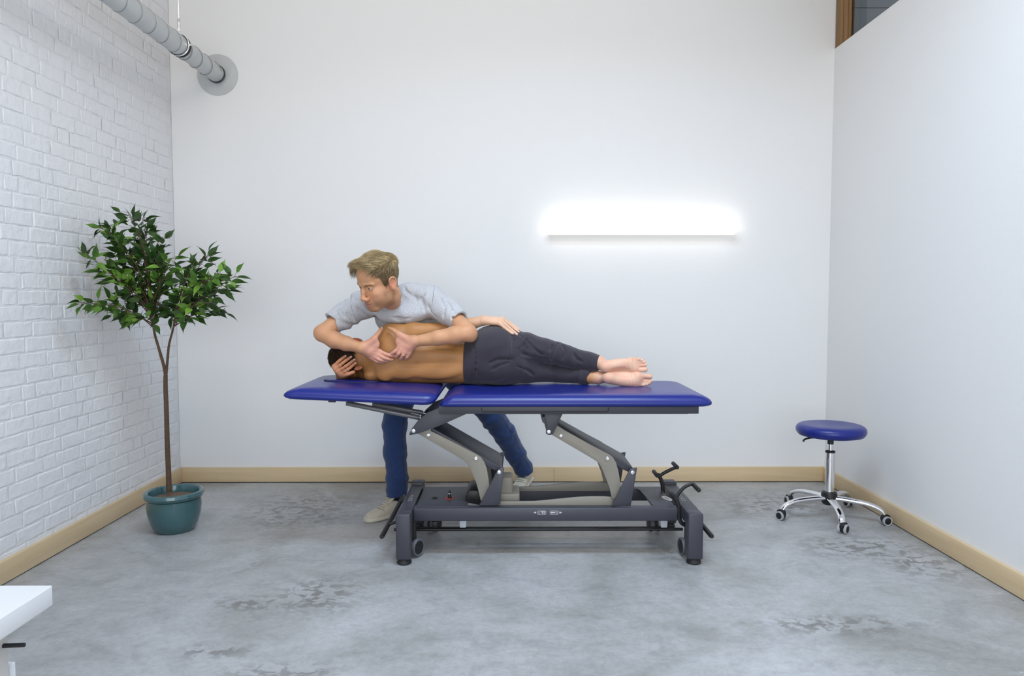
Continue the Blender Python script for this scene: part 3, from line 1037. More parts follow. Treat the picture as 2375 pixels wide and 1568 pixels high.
# gas struts under the head section
for (A, B, r0) in (((803, 935), (973, 969), .0132), ((864, 936), (981, 958), .0130)):
    YS = 3.86 if A[0] < 850 else 3.96
    a, b = at(*A, YS), at(*B, YS)
    st = tb(MB().tube([a, b], r0, 20), 'gas_strut', 'strut_grey', bevel=.003)
    d = (b - a).normalized()
    tb(MB().tube([b, b + d * .018], .005, 10).lathe([(0, -.009), (.007, -.006), (.009, 0), (.007, .006), (0, .009)], 14, b + d * .022), 'strut_joint', 'bolt_steel', st, smooth=True)

# long foot bars at both ends and the double rod that links them
fb = []
for (pf, pb, nm) in (((886, 1244), (925, 1171), 'foot_bar'), ((1650, 1243), None, 'foot_bar')):
    zfb = .155
    f0 = at(pf[0], pf[1], 3.60)
    x, z = f0.x, f0.z
    y1 = 4.34
    o = tb(MB().tube([(x, 3.59, z), (x, 3.60, z), (x, y1, z)], [.010, .0125, .0125], 16), nm, 'black_plastic', smooth=True)
    fb.append((x, z, o))
    sgn = 1 if x < 0 else -1
    for y_ in (3.78, 4.2):
        tb(MB().tube([(x, y_, z), (x + sgn * .03, y_, z + .012), (x + sgn * .07, y_, .2)], .008, 10), 'pedal_arm', 'black_plastic', o, smooth=True)
za = at(1200, 1228, 3.95).z
zb2 = at(1200, 1223.5, 4.02).z
lr_ = tb(MB().tube([(fb[0][0] + .005, 3.95, za), (fb[1][0] - .06, 3.95, za)], .0085, 12), 'link_rod', 'black_plastic', smooth=True)
tb(MB().tube([(fb[0][0] + .07, 4.02, zb2), (fb[1][0] - .09, 4.02, zb2)], .0045, 10), 'link_rod', 'black_plastic', smooth=True)
for px in (1073.5, 1540.5):
    c0 = at(px, 1203, 3.93)
    tb(MB().prism(XZ([(px - 7.5, 1196), (px + 7.5, 1196), (px + 8, 1214), (px + 7, 1224), (px - 7, 1224), (px - 8, 1214)], 3.90), 3.90, 3.965), 'rod_clip', 'white_plastic', bevel=.003)
tb(MB().prism(XZ([(1001, 1210), (1014, 1210), (1014, 1224), (1001, 1224)], 3.94), 3.94, 3.96).prism(XZ([(1005.5, 1203), (1010, 1203), (1010, 1211), (1005.5, 1211)], 3.94), 3.945, 3.955), 'rod_bracket', 'black_plastic', bevel=.002)

# transport castors
for (cx, cy, cz, ax, lab) in ((at(961, 1269, 3.80).x, 3.80, .052, .55, 0), (at(1592, 1265, 3.80).x, 3.80, .052, -.12, 0), (-.44, 4.19, .052, .55, 0), (.845, 4.19, .052, -.12, 0)):
    wd = Vector((math.cos(ax), -math.sin(ax), 0))
    wc = Vector((cx, cy, cz))
    ca_ = tb(MB().tube([(cx, cy, cz), (cx, cy, .20)], .012, 12).tube([wc - wd * .012, wc + wd * .012], .036, 20), 'castor', 'black_plastic', smooth=True)
    for s in (-1, 1):
        M3 = Vector((0, 0, 1)).rotation_difference(wd * s).to_matrix()
        tb(MB().lathe([(0, .0), (.034, .0), (.043, .002), (.047, .008), (.047, .02), (.043, .026), (.036, .024), (0, .024)], 30, wc + wd * s * .008, M3), 'wheel', 'grey_tyre', ca_, smooth=True)
        tb(MB().lathe([(0, .028), (.022, .027), (.035, .025), (.035, .02), (0, .02)], 30, wc + wd * s * .008, M3), 'wheel_disc', 'black_plastic', ca_, smooth=True)

# foot levers at the right end
def lever(S, stem, arm, peg_l, peg_r, Y):
    g = tb(MB().tube(spline([at(*q, Y) for q in stem], 6), .0115, 10, flat=.7, upv=(0, 1, 0)).tube(spline([at(*q, Y) for q in arm], 6), .0095, 10, flat=.8, upv=(0, 1, 0)), 'foot_lever', 'black_plastic', smooth=True)
    for (px, py), (d0, d1) in (peg_l, peg_r):
        c = at(px, py, Y)
        tb(MB().tube([(c.x, Y + d0, c.z), (c.x, Y + d0 + .004, c.z), (c.x, Y + d1 - .004, c.z), (c.x, Y + d1, c.z)], [.009, .0115, .0115, .009], 14), 'lever_peg', 'black_rubber', g, smooth=True)
    return g


YV = 4.13
lever(0, [(1537, 1150), (1537, 1130), (1533, 1112), (1525, 1099)], [(1529, 1106), (1537, 1099), (1552, 1091), (1570, 1083)], ((1524, 1103), (-.01, .10)), ((1570, 1083.5), (-.012, .10)), YV)
YV = 3.80
lever(0, [(1590, 1218), (1580, 1212), (1575, 1198), (1574, 1175), (1567, 1153)], [(1568, 1157), (1575, 1143), (1589, 1129), (1607, 1121)], ((1568.5, 1156), (-.012, .10)), ((1610, 1126), (-.10, .02)), YV)
# ---------------------------------------------------------------- smooth-surface modelling (signed distances -> mesh)
from concurrent.futures import ThreadPoolExecutor


def npv(v):
    return np.array((v[0], v[1], v[2]), dtype=np.float64)


def A(px, py, Y):
    return npv(at(px, py, Y))


def smin(a, b, k):
    if k <= 0: return np.minimum(a, b)
    h = np.maximum(k - np.abs(a - b), 0) / k
    return np.minimum(a, b) - h * h * k * 0.25


def cspl(xs, ys, x):
    """smooth interpolation (monotone-ish cubic) of table ys(xs)"""
    xs, ys = np.asarray(xs, float), np.asarray(ys, float)
    m = np.gradient(ys, xs)
    i = np.clip(np.searchsorted(xs, x) - 1, 0, len(xs) - 2)
    h = xs[i + 1] - xs[i]
    t = np.clip((x - xs[i]) / h, 0, 1)
    return ((2 * t ** 3 - 3 * t ** 2 + 1) * ys[i] + (t ** 3 - 2 * t ** 2 + t) * h * m[i] + (-2 * t ** 3 + 3 * t ** 2) * ys[i + 1] + (t ** 3 - t ** 2) * h * m[i + 1])


def rot3(x, y, z):
    """columns = local axes in the world (orthonormalised x, then y)"""
    x = npv(x); x /= np.linalg.norm(x)
    y = npv(y); y = y - x * (x @ y); y /= np.linalg.norm(y)
    return np.stack([x, y, np.cross(x, y)], 1)


class Field:
    def __init__(s):
        s.ops = []
        s.warps = []

    def _add(s, fn, k, op):
        s.ops.append((fn, k, op))
        return s

    def cap(s, a, b, ra, rb=None, k=.01, op='u'):
        a, b = npv(a), npv(b)
        rb = ra if rb is None else rb
        ba = b - a
        L2 = max(ba @ ba, 1e-12)

        def fn(P):
            t = np.clip(((P - a) @ ba) / L2, 0, 1)
            return np.linalg.norm(P - a - t[:, None] * ba, axis=1) - (ra + (rb - ra) * t)
        return s._add(fn, k, op)

    def chain(s, pts, rs, k=.008, k0=None, op='u'):
        for i in range(len(pts) - 1):
            s.cap(pts[i], pts[i + 1], rs[i], rs[i + 1], k if (i or k0 is None) else k0, op)
        return s

    def ell(s, c, r, R=None, k=.01, op='u'):
        c, r = npv(c), npv(r)

        def fn(P):
            q = P - c
            if R is not None: q = q @ R
            k0 = np.linalg.norm(q / r, axis=1)
            k1 = np.linalg.norm(q / (r * r), axis=1)
            return np.where(k0 < 1e-6, -r.min(), k0 * (k0 - 1) / np.maximum(k1, 1e-9))
        return s._add(fn, k, op)

    def box(s, c, h, rad, R=None, k=.005, op='u'):
        c, h = npv(c), npv(h)

        def fn(P):
            q = P - c
            if R is not None: q = q @ R
            d = np.abs(q) - (h - rad)
            return np.linalg.norm(np.maximum(d, 0), axis=1) + np.minimum(d.max(1), 0) - rad
        return s._add(fn, k, op)

    def plane(s, c, n, k=.003, op='i'):
        c, n = npv(c), npv(n)
        n = n / np.linalg.norm(n)
        return s._add(lambda P: (P - c) @ n, k, op)

    def loft(s, o, R, st, k=.02, op='u', n=2.3, grow=0.0, ends=True):
        """st rows: s, cu, cv, a, b  -- elliptic sections in the plane of R[:,1], R[:,2] along R[:,0]"""
        o = npv(o)
        st = np.array(st, float)

        def fn(P):
            q = (P - o) @ R
            t = np.clip(q[:, 0], st[0, 0], st[-1, 0])
            cu, cv, a, b = [cspl(st[:, 0], st[:, j], t) for j in (1, 2, 3, 4)]
            a, b = a + grow, b + grow
            u, v = (q[:, 1] - cu), (q[:, 2] - cv)
            k0 = ((np.abs(u) / a) ** n + (np.abs(v) / b) ** n) ** (1 / n)
            rr = np.sqrt(u * u + v * v)
            # distance along the ray from the section centre
            d = np.where(k0 > 1e-4, rr * (1 - 1 / np.maximum(k0, 1e-4)), -np.minimum(a, b))
            d = np.clip(d, -np.minimum(a, b), None)
            e = np.maximum(st[0, 0] - q[:, 0], q[:, 0] - st[-1, 0])
            return np.where(e > 0, np.sqrt(np.maximum(d, 0) ** 2 + e * e) + np.minimum(d, 0) * 0, np.maximum(d, e) if ends else d)
        return s._add(fn, k, op)

    def custom(s, fn, k=.005, op='u'):
        return s._add(fn, k, op)

    def ev(s, P, act=None):
        d = np.full(len(P), 9.0)
        for i, (fn, k, op) in enumerate(s.ops):
            if act is not None and not act[i]: continue
            v = fn(P)
            if op == 'u': d = smin(d, v, k)
            elif op == 's': d = -smin(-d, v, k)
            else: d = -smin(-d, -v, k)
        for w in s.warps: d = d + w(P)
        return d

    def mesh(s, lo, hi, h, B=12):
        lo, hi = npv(lo), npv(hi)
        n = np.ceil((hi - lo) / h).astype(int) + 1
        nb = np.ceil(n / B).astype(int)
        G = np.full(nb * B + 1, 1.0, dtype=np.float32)
        bi = np.stack(np.meshgrid(*[np.arange(q) for q in nb], indexing='ij'), -1).reshape(-1, 3)
        cen = lo + (bi * B + B / 2) * h
        rad = B * h * math.sqrt(3) / 2 + h
        D = np.stack([fn(cen) for fn, k, op in s.ops])
        ks = np.array([k for fn, k, op in s.ops])
        uni = np.array([op != 'i' for fn, k, op in s.ops])
        tot = s.ev(cen)
        loc = np.stack(np.meshgrid(*[np.arange(B + 1)] * 3, indexing='ij'), -1).reshape(-1, 3)

        out = tot > rad * 1.35 + .008
        inn = tot < -rad * 1.35 - .008
        for j in np.nonzero(inn)[0]:
            i0 = bi[j] * B
            G[i0[0]:i0[0] + B + 1, i0[1]:i0[1] + B + 1, i0[2]:i0[2] + B + 1] = -1.0
        J = np.nonzero(~(out | inn))[0]
        ACT = (D < rad * 1.5 + ks[:, None] + .006) | ~uni[:, None]
        m = len(loc)
        locf = (loc * h).astype(np.float32)

        def work(js):
            base = (lo + bi[js] * B * h).astype(np.float32)
            P = (base[:, None, :] + locf[None]).reshape(-1, 3)
            d = np.full((len(js), m), 9.0, np.float32)
            for i, (fn, k, op) in enumerate(s.ops):
                a = ACT[i, js]
                if not a.any(): continue
                full = a.all()
                v = fn(P if full else P.reshape(len(js), m, 3)[a].reshape(-1, 3)).astype(np.float32).reshape(-1, m)
                c = d if full else d[a]
                if op == 'u': c = smin(c, v, k)
                elif op == 's': c = -smin(-c, v, k)
                else: c = -smin(-c, -v, k)
                if full: d = c
                else: d[a] = c
            d = d.reshape(-1)
            near = np.abs(d) < .02
            if s.warps and near.any():
                Q = P[near]
                for w in s.warps: d[near] += w(Q)
            d = d.reshape(len(js), B + 1, B + 1, B + 1)
            for q, j in enumerate(js):
                i0 = bi[j] * B
                G[i0[0]:i0[0] + B + 1, i0[1]:i0[1] + B + 1, i0[2]:i0[2] + B + 1] = d[q]
        with ThreadPoolExecutor(4) as ex:
            list(ex.map(work, [J[i:i + 24] for i in range(0, len(J), 24)]))
        return surface_nets(G, lo, h)


def surface_nets(G, lo, h):
    S = G < 0
    nx, ny, nz = G.shape
    c = np.zeros((nx - 1, ny - 1, nz - 1), np.int8)
    for dx in (0, 1):
        for dy in (0, 1):
            for dz in (0, 1):
                c += S[dx:nx - 1 + dx, dy:ny - 1 + dy, dz:nz - 1 + dz]
    I = np.argwhere((c > 0) & (c < 8))
    if len(I) == 0: return np.zeros((0, 3)), np.zeros((0, 4), int)
    idx = np.full(c.shape, -1, np.int32)
    idx[tuple(I.T)] = np.arange(len(I))
    acc = np.zeros((len(I), 3))
    cnt = np.zeros(len(I))
    corners = [(a, b, d) for a in (0, 1) for b in (0, 1) for d in (0, 1)]
    vals = {q: G[I[:, 0] + q[0], I[:, 1] + q[1], I[:, 2] + q[2]] for q in corners}
    for q in corners:
        for ax in range(3):
            if q[ax]: continue
            r = list(q); r[ax] = 1
            a, b = vals[q], vals[tuple(r)]
            m = (a < 0) != (b < 0)
            t = np.where(m, a / np.where(m, a - b, 1), 0)
            p = np.array(q, float)[None].repeat(len(I), 0)
            p[:, ax] = t
            acc += p * m[:, None]
            cnt += m
    V = lo + (I + acc / cnt[:, None]) * h
    Fs = []
    for ax in range(3):
        o1, o2 = [(1, 2), (2, 0), (0, 1)][ax]
        sl0 = [slice(None)] * 3; sl1 = [slice(None)] * 3
        sl0[ax] = slice(0, -1); sl1[ax] = slice(1, None)
        E = np.argwhere(S[tuple(sl0)] != S[tuple(sl1)])
        ok = (E[:, o1] > 0) & (E[:, o2] > 0) & (E[:, o1] < G.shape[o1] - 1) & (E[:, o2] < G.shape[o2] - 1)
        E = E[ok]
        ins = S[tuple(E.T)]
        e1 = np.zeros(3, int); e1[o1] = 1
        e2 = np.zeros(3, int); e2[o2] = 1
        q = [idx[tuple((E - a).T)] for a in (0 * e1, e1, e1 + e2, e2)]
        f = np.stack(q, 1)
        f[ins] = f[ins]
        f[~ins] = f[~ins][:, ::-1]
        Fs.append(f)
    F = np.concatenate(Fs)
    F = F[(F >= 0).all(1)]
    return V, F


def mesh_obj(name, parts, m, parent=None, origin=(0, 0, 0), color=None):
    """one mesh object from (V, F) pieces; color(V) gives an RGB per vertex"""
    Vs, Fs, n = [], [], 0
    for V, F in parts:
        Vs.append(V)
        Fs.append(F + n)
        n += len(V)
    V, F = np.concatenate(Vs), np.concatenate(Fs)
    me = bpy.data.meshes.new(name)
    Vo = (V - npv(origin)).astype(np.float32)
    k = F.shape[1]
    me.vertices.add(len(Vo))
    me.vertices.foreach_set('co', Vo.ravel())
    me.loops.add(len(F) * k)
    me.loops.foreach_set('vertex_index', F.astype(np.int32).ravel())
    me.polygons.add(len(F))
    me.polygons.foreach_set('loop_start', np.arange(0, len(F) * k, k, dtype=np.int32))
    me.polygons.foreach_set('use_smooth', np.ones(len(F), bool))
    me.update()
    me.validate()
    if color is not None:
        c = color(V)
        at_ = me.color_attributes.new('tone', 'FLOAT_COLOR', 'POINT')
        at_.data.foreach_set('color', np.concatenate([c, np.ones((len(c), 1))], 1).astype(np.float32).ravel())
    return link(name, me, m, parent)


def fold(dirv, freq, amp, seed=0.0, cross=(0, 0, 1), region=None):
    """cloth folds: ridges running across dirv, wandering with noise-like sines"""
    d, c = npv(dirv), npv(cross)
    d = d / np.linalg.norm(d)

    def w(P):
        s = P @ d
        t = P @ c
        ph = 1.7 * np.sin(t * 23 + seed) + 1.1 * np.sin(t * 41 + s * 13 + seed * 2.3) + .8 * np.sin(P[:, 1] * 37 + seed)
        v = amp * np.sin(s * freq + ph) * (.6 + .4 * np.sin(s * freq * .37 + t * 17 + seed * 1.3))
        return v if region is None else v * region(P)
    return w


def ball(c, r, soft=.5):
    c = npv(c)
    return lambda P: np.clip((r - np.linalg.norm(P - c, axis=1)) / (r * soft), 0, 1)


def smoothstep(a, b, x):
    t = np.clip((x - a) / (b - a), 0, 1)
    return t * t * (3 - 2 * t)


def tone_mat(name, rough, sss=0.0, bump=0.0, bscale=300, sheen=0.0, spec=0.4):
    m = mat(name, (.5, .5, .5), rough, bump=bump, bscale=bscale, sss=sss, sheen=sheen, spec=spec)
    nt = m.node_tree
    a = nt.nodes.new('ShaderNodeAttribute')
    a.attribute_name = 'tone'
    nt.links.new(a.outputs['Color'], nt.nodes['Principled BSDF'].inputs['Base Color'])
    return m


tone_mat('skin', .5, sss=.12, bump=.0006, bscale=180)


def melange(name, c, rough, var, vs, bump, bs, sheen=0.2):
    return mat(name, c, rough, var=var, vscale=vs, bump=bump, bscale=bs, sheen=sheen, spec=.2)


melange('trouser_cloth', srgb(54, 50, 60), .85, .18, 220, .0008, 600)
melange('grey_marl', srgb(188, 189, 193), .9, .28, 120, .0008, 500)
melange('denim', srgb(42, 64, 110), .85, .35, 45, .0008, 700)
melange('sock_black', srgb(22, 24, 34), .9, .2, 200, .0005, 500)
mat('shoe_canvas', srgb(214, 205, 186), .7, bump=.0008, bscale=120, var=.12, vscale=25)
mat('shoe_sole', srgb(222, 215, 196), .6, bump=.0005, bscale=200, var=.1, vscale=30)
mat('lace', srgb(196, 186, 160), .9)
mat('eyelet', srgb(60, 52, 40), .6)
mat('green_label', srgb(60, 92, 70), .7)
mat('gold', (0.83, 0.62, 0.25), .2, metal=1.0)
mat('eye_white', srgb(225, 220, 215), .15)
mat('iris', srgb(72, 98, 112), .1)
mat('pupil', srgb(8, 8, 10), .1)
mat('nail', srgb(226, 178, 160), .3)


def add_finger(f, pts, r0, r1, k=.006, k0=.012):
    n = len(pts)
    # subdivide so that the joints bend softly
    P = [npv(p) for p in spline([Vector(p) for p in pts], 3)]
    L = len(P) - 1
    rs = [r0 + (r1 - r0) * i / L for i in range(L + 1)]
    j = 3
    for i in range(L):
        f.cap(P[i], P[i + 1], rs[i], rs[i + 1], .003 if i else k0)
    return P


def crease(f, pts, r=.004, k=.010, y0=3.85, y1=4.4):
    """press a soft fold line into a cloth surface along image points (found by walking the view ray)"""
    ch = []
    for px, py in pts:
        Ys = np.linspace(y0, y1, 220)
        q = np.array([A(px, py, Y) for Y in Ys])
        v = f.ev(q)
        i = np.nonzero(v < 0)[0]
        if len(i): ch.append(A(px, py, Ys[i[0]] - r * .15))
    if len(ch) > 1:
        ch = [npv(q) for q in spline([Vector(q) for q in ch], 3)]
        L = len(ch) - 1
        f.chain(ch, [r * (.45 + .55 * math.sin(math.pi * (i + .6) / (L + 1.2))) for i in range(L + 1)], k=k, op='s')


def nail_mb(mb, P, r, nrm):
    """small nail plate on the last part of a finger path"""
    t = P[-1] - P[-3]
    t = t / np.linalg.norm(t)
    n = npv(nrm)
    n = n - t * (n @ t)
    n /= np.linalg.norm(n)
    b = np.cross(t, n)
    c = P[-1] - t * r * .1
    vs, fs = [], []
    for i in range(5):
        for j in range(5):
            u, v = -1 + i * .5, -1 + j * .5
            w = .78 * (1 - .25 * max(0, u) ** 2)
            vs.append(c + t * u * r * .72 + b * v * w * r * .85 + n * (r * (math.sqrt(max(0, 1 - (v * w * .85) ** 2)) + .03 - .25 * max(0, u) ** 2 * .6)))
    for i in range(4):
        for j in range(4):
            fs.append((i * 5 + j, i * 5 + j + 1, i * 5 + j + 6, i * 5 + j + 5))
    mb.add(vs, fs)
# ---------------------------------------------------------------- patient lying on his side
patient = empty('person', 'bare-backed person lying on his side in charcoal trousers on the blue table', 'person')
PO = Vector((-0.1, 4.18, .868))
patient.location = PO
pf = Field()
IX = np.eye(3)


def zy(py, Y=4.18):
    return at(1180, py, Y).z


def xs_(px, Y=4.18):
    return at(px, 840, Y).x


def sect(px, ytop, ybot, yf, yb, Y=4.18):
    """one torso section: image column, top and bottom rows, front and back depth"""
    zt, zb = at(px, ytop, Y).z, at(px, ybot, Y).z
    return (xs_(px, Y), (yf + yb) / 2, (zt + zb) / 2, (yb - yf) / 2, (zt - zb) / 2)


torso = [sect(852, 800, 872, 4.12, 4.25), sect(870, 782, 880, 4.075, 4.28), sect(892, 768, 885, 4.05, 4.31), sect(925, 762, 887, 4.045, 4.32), sect(965, 772, 888, 4.05, 4.32),
         sect(1005, 786, 888.5, 4.06, 4.315), sect(1045, 795, 888.5, 4.065, 4.305), sect(1085, 790, 888.5, 4.055, 4.305), sect(1130, 765, 888, 4.04, 4.30), sect(1170, 775, 888, 4.05, 4.30)]
pf.loft((0, 0, 0), IX, torso, n=2.5)
# right shoulder (upper), arm along the side, hand on the hip
sh = A(905, 787, 4.125)
pf.ell(sh, (.062, .072, .082), k=.05)
el = A(1045, 766, 4.15)
wr_ = A(1122, 743, 4.14)
pf.chain([A(908, 778, 4.14), A(960, 770, 4.145), el], [.060, .050, .042], k=.03)
pf.chain([el, A(1075, 756, 4.14), wr_], [.043, .040, .026], k=.03)
# shoulder blades and back muscles
pf.ell(A(893, 866, 4.075), (.045, .022, .042), k=.03)
pf.ell(A(935, 862, 4.07), (.06, .018, .035), k=.035)
pf.ell(A(935, 815, 4.07), (.05, .02, .04), k=.03)
pf.ell(A(1010, 862, 4.072), (.12, .02, .038), k=.03)
pf.ell(A(1010, 824, 4.078), (.12, .018, .03), k=.03)
# spine furrow
pf.chain([A(925, 846, 4.036), A(965, 846, 4.042), A(1020, 845, 4.043), A(1090, 843, 4.040)], [.008, .010, .011, .012], k=.016, op='s')
# left shoulder pressed to the table, arm folded up behind the head
pf.ell(A(862, 868, 4.13), (.045, .06, .042), k=.025)
pf.chain([A(862, 868, 4.18), A(838, 862, 4.30), A(832, 866, 4.36)], [.05, .042, .038], k=.02)
pf.chain([A(832, 866, 4.36), A(805, 868, 4.26), A(790, 872, 4.115)], [.04, .036, .026], k=.02)
# neck and head
hc_ = A(808, 829, 4.17)
HR = rot3((-1, 0, .06), (0.05, 1, .12), (0, 0, 1))
pf.chain([A(872, 830, 4.17), A(850, 831, 4.165), A(832, 831, 4.165)], [.068, .058, .06], k=.03)
pf.ell(hc_, (.098, .098, .082), HR, k=.02)
pf.ell(A(830, 832, 4.235), (.06, .06, .066), HR, k=.03)
pf.cap(A(842, 812, 4.22), A(850, 824, 4.27), .024, .02, k=.02)
pf.cap(A(842, 850, 4.22), A(850, 840, 4.27), .024, .02, k=.02)
# right ear, on top
ear = A(828, 789, 4.165)
pf.ell(ear, (.032, .018, .009), rot3((1, 0, -.18), (0, 1, .5), (0, 0, 1)), k=.012)
pf.ell(ear + np.array((-.002, -.006, .008)), (.018, .010, .006), k=.006, op='s')
# left ear, below, half hidden by the hand
ear2 = A(831, 854, 4.08)
pf.ell(ear2, (.026, .010, .013), rot3((1, 0, .3), (0, 1, 0), (0, 0, 1)), k=.008)
pf.ell(ear2 + np.array((.002, -.010, .001)), (.014, .005, .006), rot3((1, 0, .3), (0, 1, 0), (0, 0, 1)), k=.004, op='s')

def nail_obj(P, r, n, par, org):
    m = MB()
    nail_mb(m, P, r, n)
    m.v = [(x - org.x, y - org.y, z - org.z) for x, y, z in m.v]
    m.build('fingernail', 'nail', par, smooth=True)


# left hand on the back of the head
fingers = [[(775, 850, 4.055), (787, 837, 4.045), (801, 826.5, 4.06)], [(779, 857, 4.05), (795, 842, 4.036), (814, 828, 4.052)],
           [(784, 863, 4.048), (802, 849.5, 4.032), (822, 834.5, 4.052)], [(790, 868, 4.05), (807, 857, 4.034), (824, 842.5, 4.056)]]
for fg in fingers:
    P = add_finger(pf, [A(*q) for q in fg], .0105, .0078, k0=.012)
    nail_obj(P, .0078, (0.1, -1, .25), patient, PO)
    pf.cap(A(790, 871, 4.09), A(*fg[0]), .018, .012, k=.012)
P = add_finger(pf, [A(793, 871, 4.06), A(806, 868, 4.04), A(820, 863, 4.045)], .0135, .0095, k0=.014)
# right hand on the hip
hn = [[(1122, 743, 4.14), (1165, 741, 4.125), (1183, 754, 4.118), (1202.5, 770.5, 4.105)], [(1122, 743, 4.135), (1163, 745, 4.100), (1180, 760, 4.086), (1198.5, 775.5, 4.070)],
      [(1122, 745, 4.13), (1159, 750, 4.080), (1174, 763, 4.062), (1189, 773.5, 4.044)], [(1122, 743, 4.15), (1164, 740, 4.145), (1186, 752, 4.14), (1203, 765, 4.13)]]
for fg in hn:
    a, b = A(*fg[0]), A(*fg[1])
    pf.cap(a, b, .021, .0125, k=.014)
    P = add_finger(pf, [A(*q) for q in fg[1:]], .0108, .0076)
    nail_obj(P, .0076, (.25, -.75, .8), patient, PO)
pf.chain([A(1128, 746, 4.17), A(1146, 750, 4.21), A(1162, 760, 4.22)], [.016, .012, .009], k=.012)


# feet: soles towards the camera
def foot(an, heel, ball, toes, med, yS, kneepx):
    """an ankle, heel and ball centres (pixels), toes list (px, py, r), sole plane depth yS"""
    f = Field()
    ank = A(*an)
    h, b = A(heel[0], heel[1], yS + .033), A(ball[0], ball[1], yS + .023)
    d = b - h
    d /= np.linalg.norm(d)
    w = np.cross(d, (0, 1, 0))
    w /= np.linalg.norm(w)
    if w[2] < 0: w = -w
    R = rot3(d, (0, 1, 0), (0, 0, 1))
    f.chain([A(*kneepx), ank + np.array((-.05, .005, 0)), ank, h * .45 + ank * .55 + np.array((.012, .026, 0))], [.026, .029, .0295, .031], k=.025)
    f.ell(h, (.037, .034, .031), R, k=.02)
    f.ell(b + w * med * .014, (.034, .023, .028), R, k=.02)
    f.ell(b - w * med * .016 - d * .008, (.036, .020, .026), R, k=.02)
    for t in (.2, .4, .6, .8):
        f.ell(h + (b - h) * t - w * med * (.010 * math.sin(t * 3.1)), (.034, .023, .027 + .008 * t), R, k=.018)
        f.ell(h + (b - h) * t + np.array((0, .028 - .016 * t, 0)) + w * med * .008, (.04, .028 - .008 * t, .026 + .006 * t), R, k=.02)
    # hollow of the arch
    f.ell(h + (b - h) * .52 + w * med * .034 + np.array((0, -.024, 0)), (.045, .016, .018), R, k=.022, op='s')
    f.cap(ank, h + np.array((-.012, .004, 0)), .017, .022, k=.02)
    f.ell(ank + np.array((.012, -.002, .028)), (.011, .011, .009), k=.012)
    f.ell(ank + np.array((.012, -.002, -.028)), (.011, .011, .009), k=.012)
    for i, (tx, ty, r) in enumerate(toes):
        T = A(tx, ty, yS + .014 + r * .3)
        root = T - d * (.034 if i == 0 else .024) + np.array((0, .004, 0))
        f.cap(root, T, r * .82, r, k=.004)
        f.cap(root - d * .03, root, .010, r * .8, k=.010)
    # toe crease and wrinkles of the sole
    f.warps.append(lambda P: .0007 * np.sin(((P - h) @ d) * 330 + 2 * np.sin(((P - h) @ w) * 60)) * (P[:, 1] < yS + .03) * smoothstep(.07, .12, (P - h) @ d) * smoothstep(.19, .15, (P - h) @ d))
    pf.custom(lambda P: f.ev(P), k=.002)
    return f


FT = [foot((1388, 841, 4.105), (1405, 850, 0), (1468, 849, 0), [(1496, 857.5, .0150), (1497, 846.5, .0098), (1494, 840, .0094), (1489, 835.5, .0092), (1483, 833, .0088)], -1, 4.035, (1300, 822, 4.19)),
      foot((1384, 876, 4.11), (1414, 877, 0), (1478, 880, 0), [(1507, 873.5, .0150), (1510, 884, .0096), (1506, 888.5, .0092), (1500, 891.5, .0090), (1493, 893, .0086)], 1, 4.02, (1300, 866, 4.20))]
# thighs inside the trousers join the body
pf.chain([A(1165, 800, 4.15), A(1300, 822, 4.19)], [.070, .030], k=.02)
pf.chain([A(1165, 852, 4.15), A(1300, 866, 4.20)], [.060, .028], k=.02)

def hair_zone(l):
    """local unit directions that carry hair: x crown, y face, z right ear"""
    return ~((l[:, 1] > .35) | (l[:, 0] < -.50 + np.maximum(0, l[:, 1]) * .8) | ((l[:, 0] < -.2) & (np.abs(l[:, 2]) > .75)))




def patient_tone(V):
    base = np.array(srgb(188, 134, 80))
    c = np.repeat(base[None], len(V), 0)
    lig = np.array(srgb(238, 196, 168))
    X = V[:, 0]
    f = smoothstep(A(1360, 850, 4.1)[0], A(1400, 850, 4.1)[0], X)
    hnd = smoothstep(A(1060, 750, 4.1)[0], A(1130, 750, 4.1)[0], X) * (V[:, 2] > 1.09)
    w = np.maximum(f, hnd * .85)[:, None]
    c = c * (1 - w) + lig * w  # paler feet and hip hand: own skin tone plus some light painted in
    # pink soles, toes, ears and fingers
    pk = np.array(srgb(234, 172, 148))
    n = np.sin(V[:, 0] * 61) * np.sin(V[:, 2] * 83 + 1) * .5 + .5
    w = (f * n * .6)[:, None]
    c = c * (1 - w) + pk * w
    e = np.exp(-(np.linalg.norm(V - ear, axis=1) / .03) ** 2)[:, None]
    c = c * (1 - e) + np.array(srgb(206, 106, 74)) * e
    e = np.exp(-(np.linalg.norm(V - ear2, axis=1) / .024) ** 2)[:, None] * .8
    c = c * (1 - e) + np.array(srgb(190, 98, 72)) * e
    hl = (V - hc_) @ HR
    m = hair_zone(hl / np.linalg.norm(hl, axis=1)[:, None]) & (np.linalg.norm(hl / np.array((.098, .098, .082)), axis=1) < 1.10)
    c[m] = np.array(srgb(52, 39, 30))
    hd = (smoothstep(.09, .05, np.linalg.norm(V - A(797, 850, 4.05), axis=1)) * (V[:, 1] < 4.075))[:, None] * .8
    c = c * (1 - hd) + np.array(srgb(206, 142, 108)) * hd
    s = .94 + .06 * np.sin(V[:, 0] * 37 + np.sin(V[:, 2] * 29) * 2)
    return c * s[:, None]


parts = [pf.mesh((A(745, 800, 4.2)[0], 3.98, .84), (A(1530, 850, 4.1)[0], 4.43, 1.28), .0022)]
mesh_obj('body', parts, 'skin', patient, PO, patient_tone)

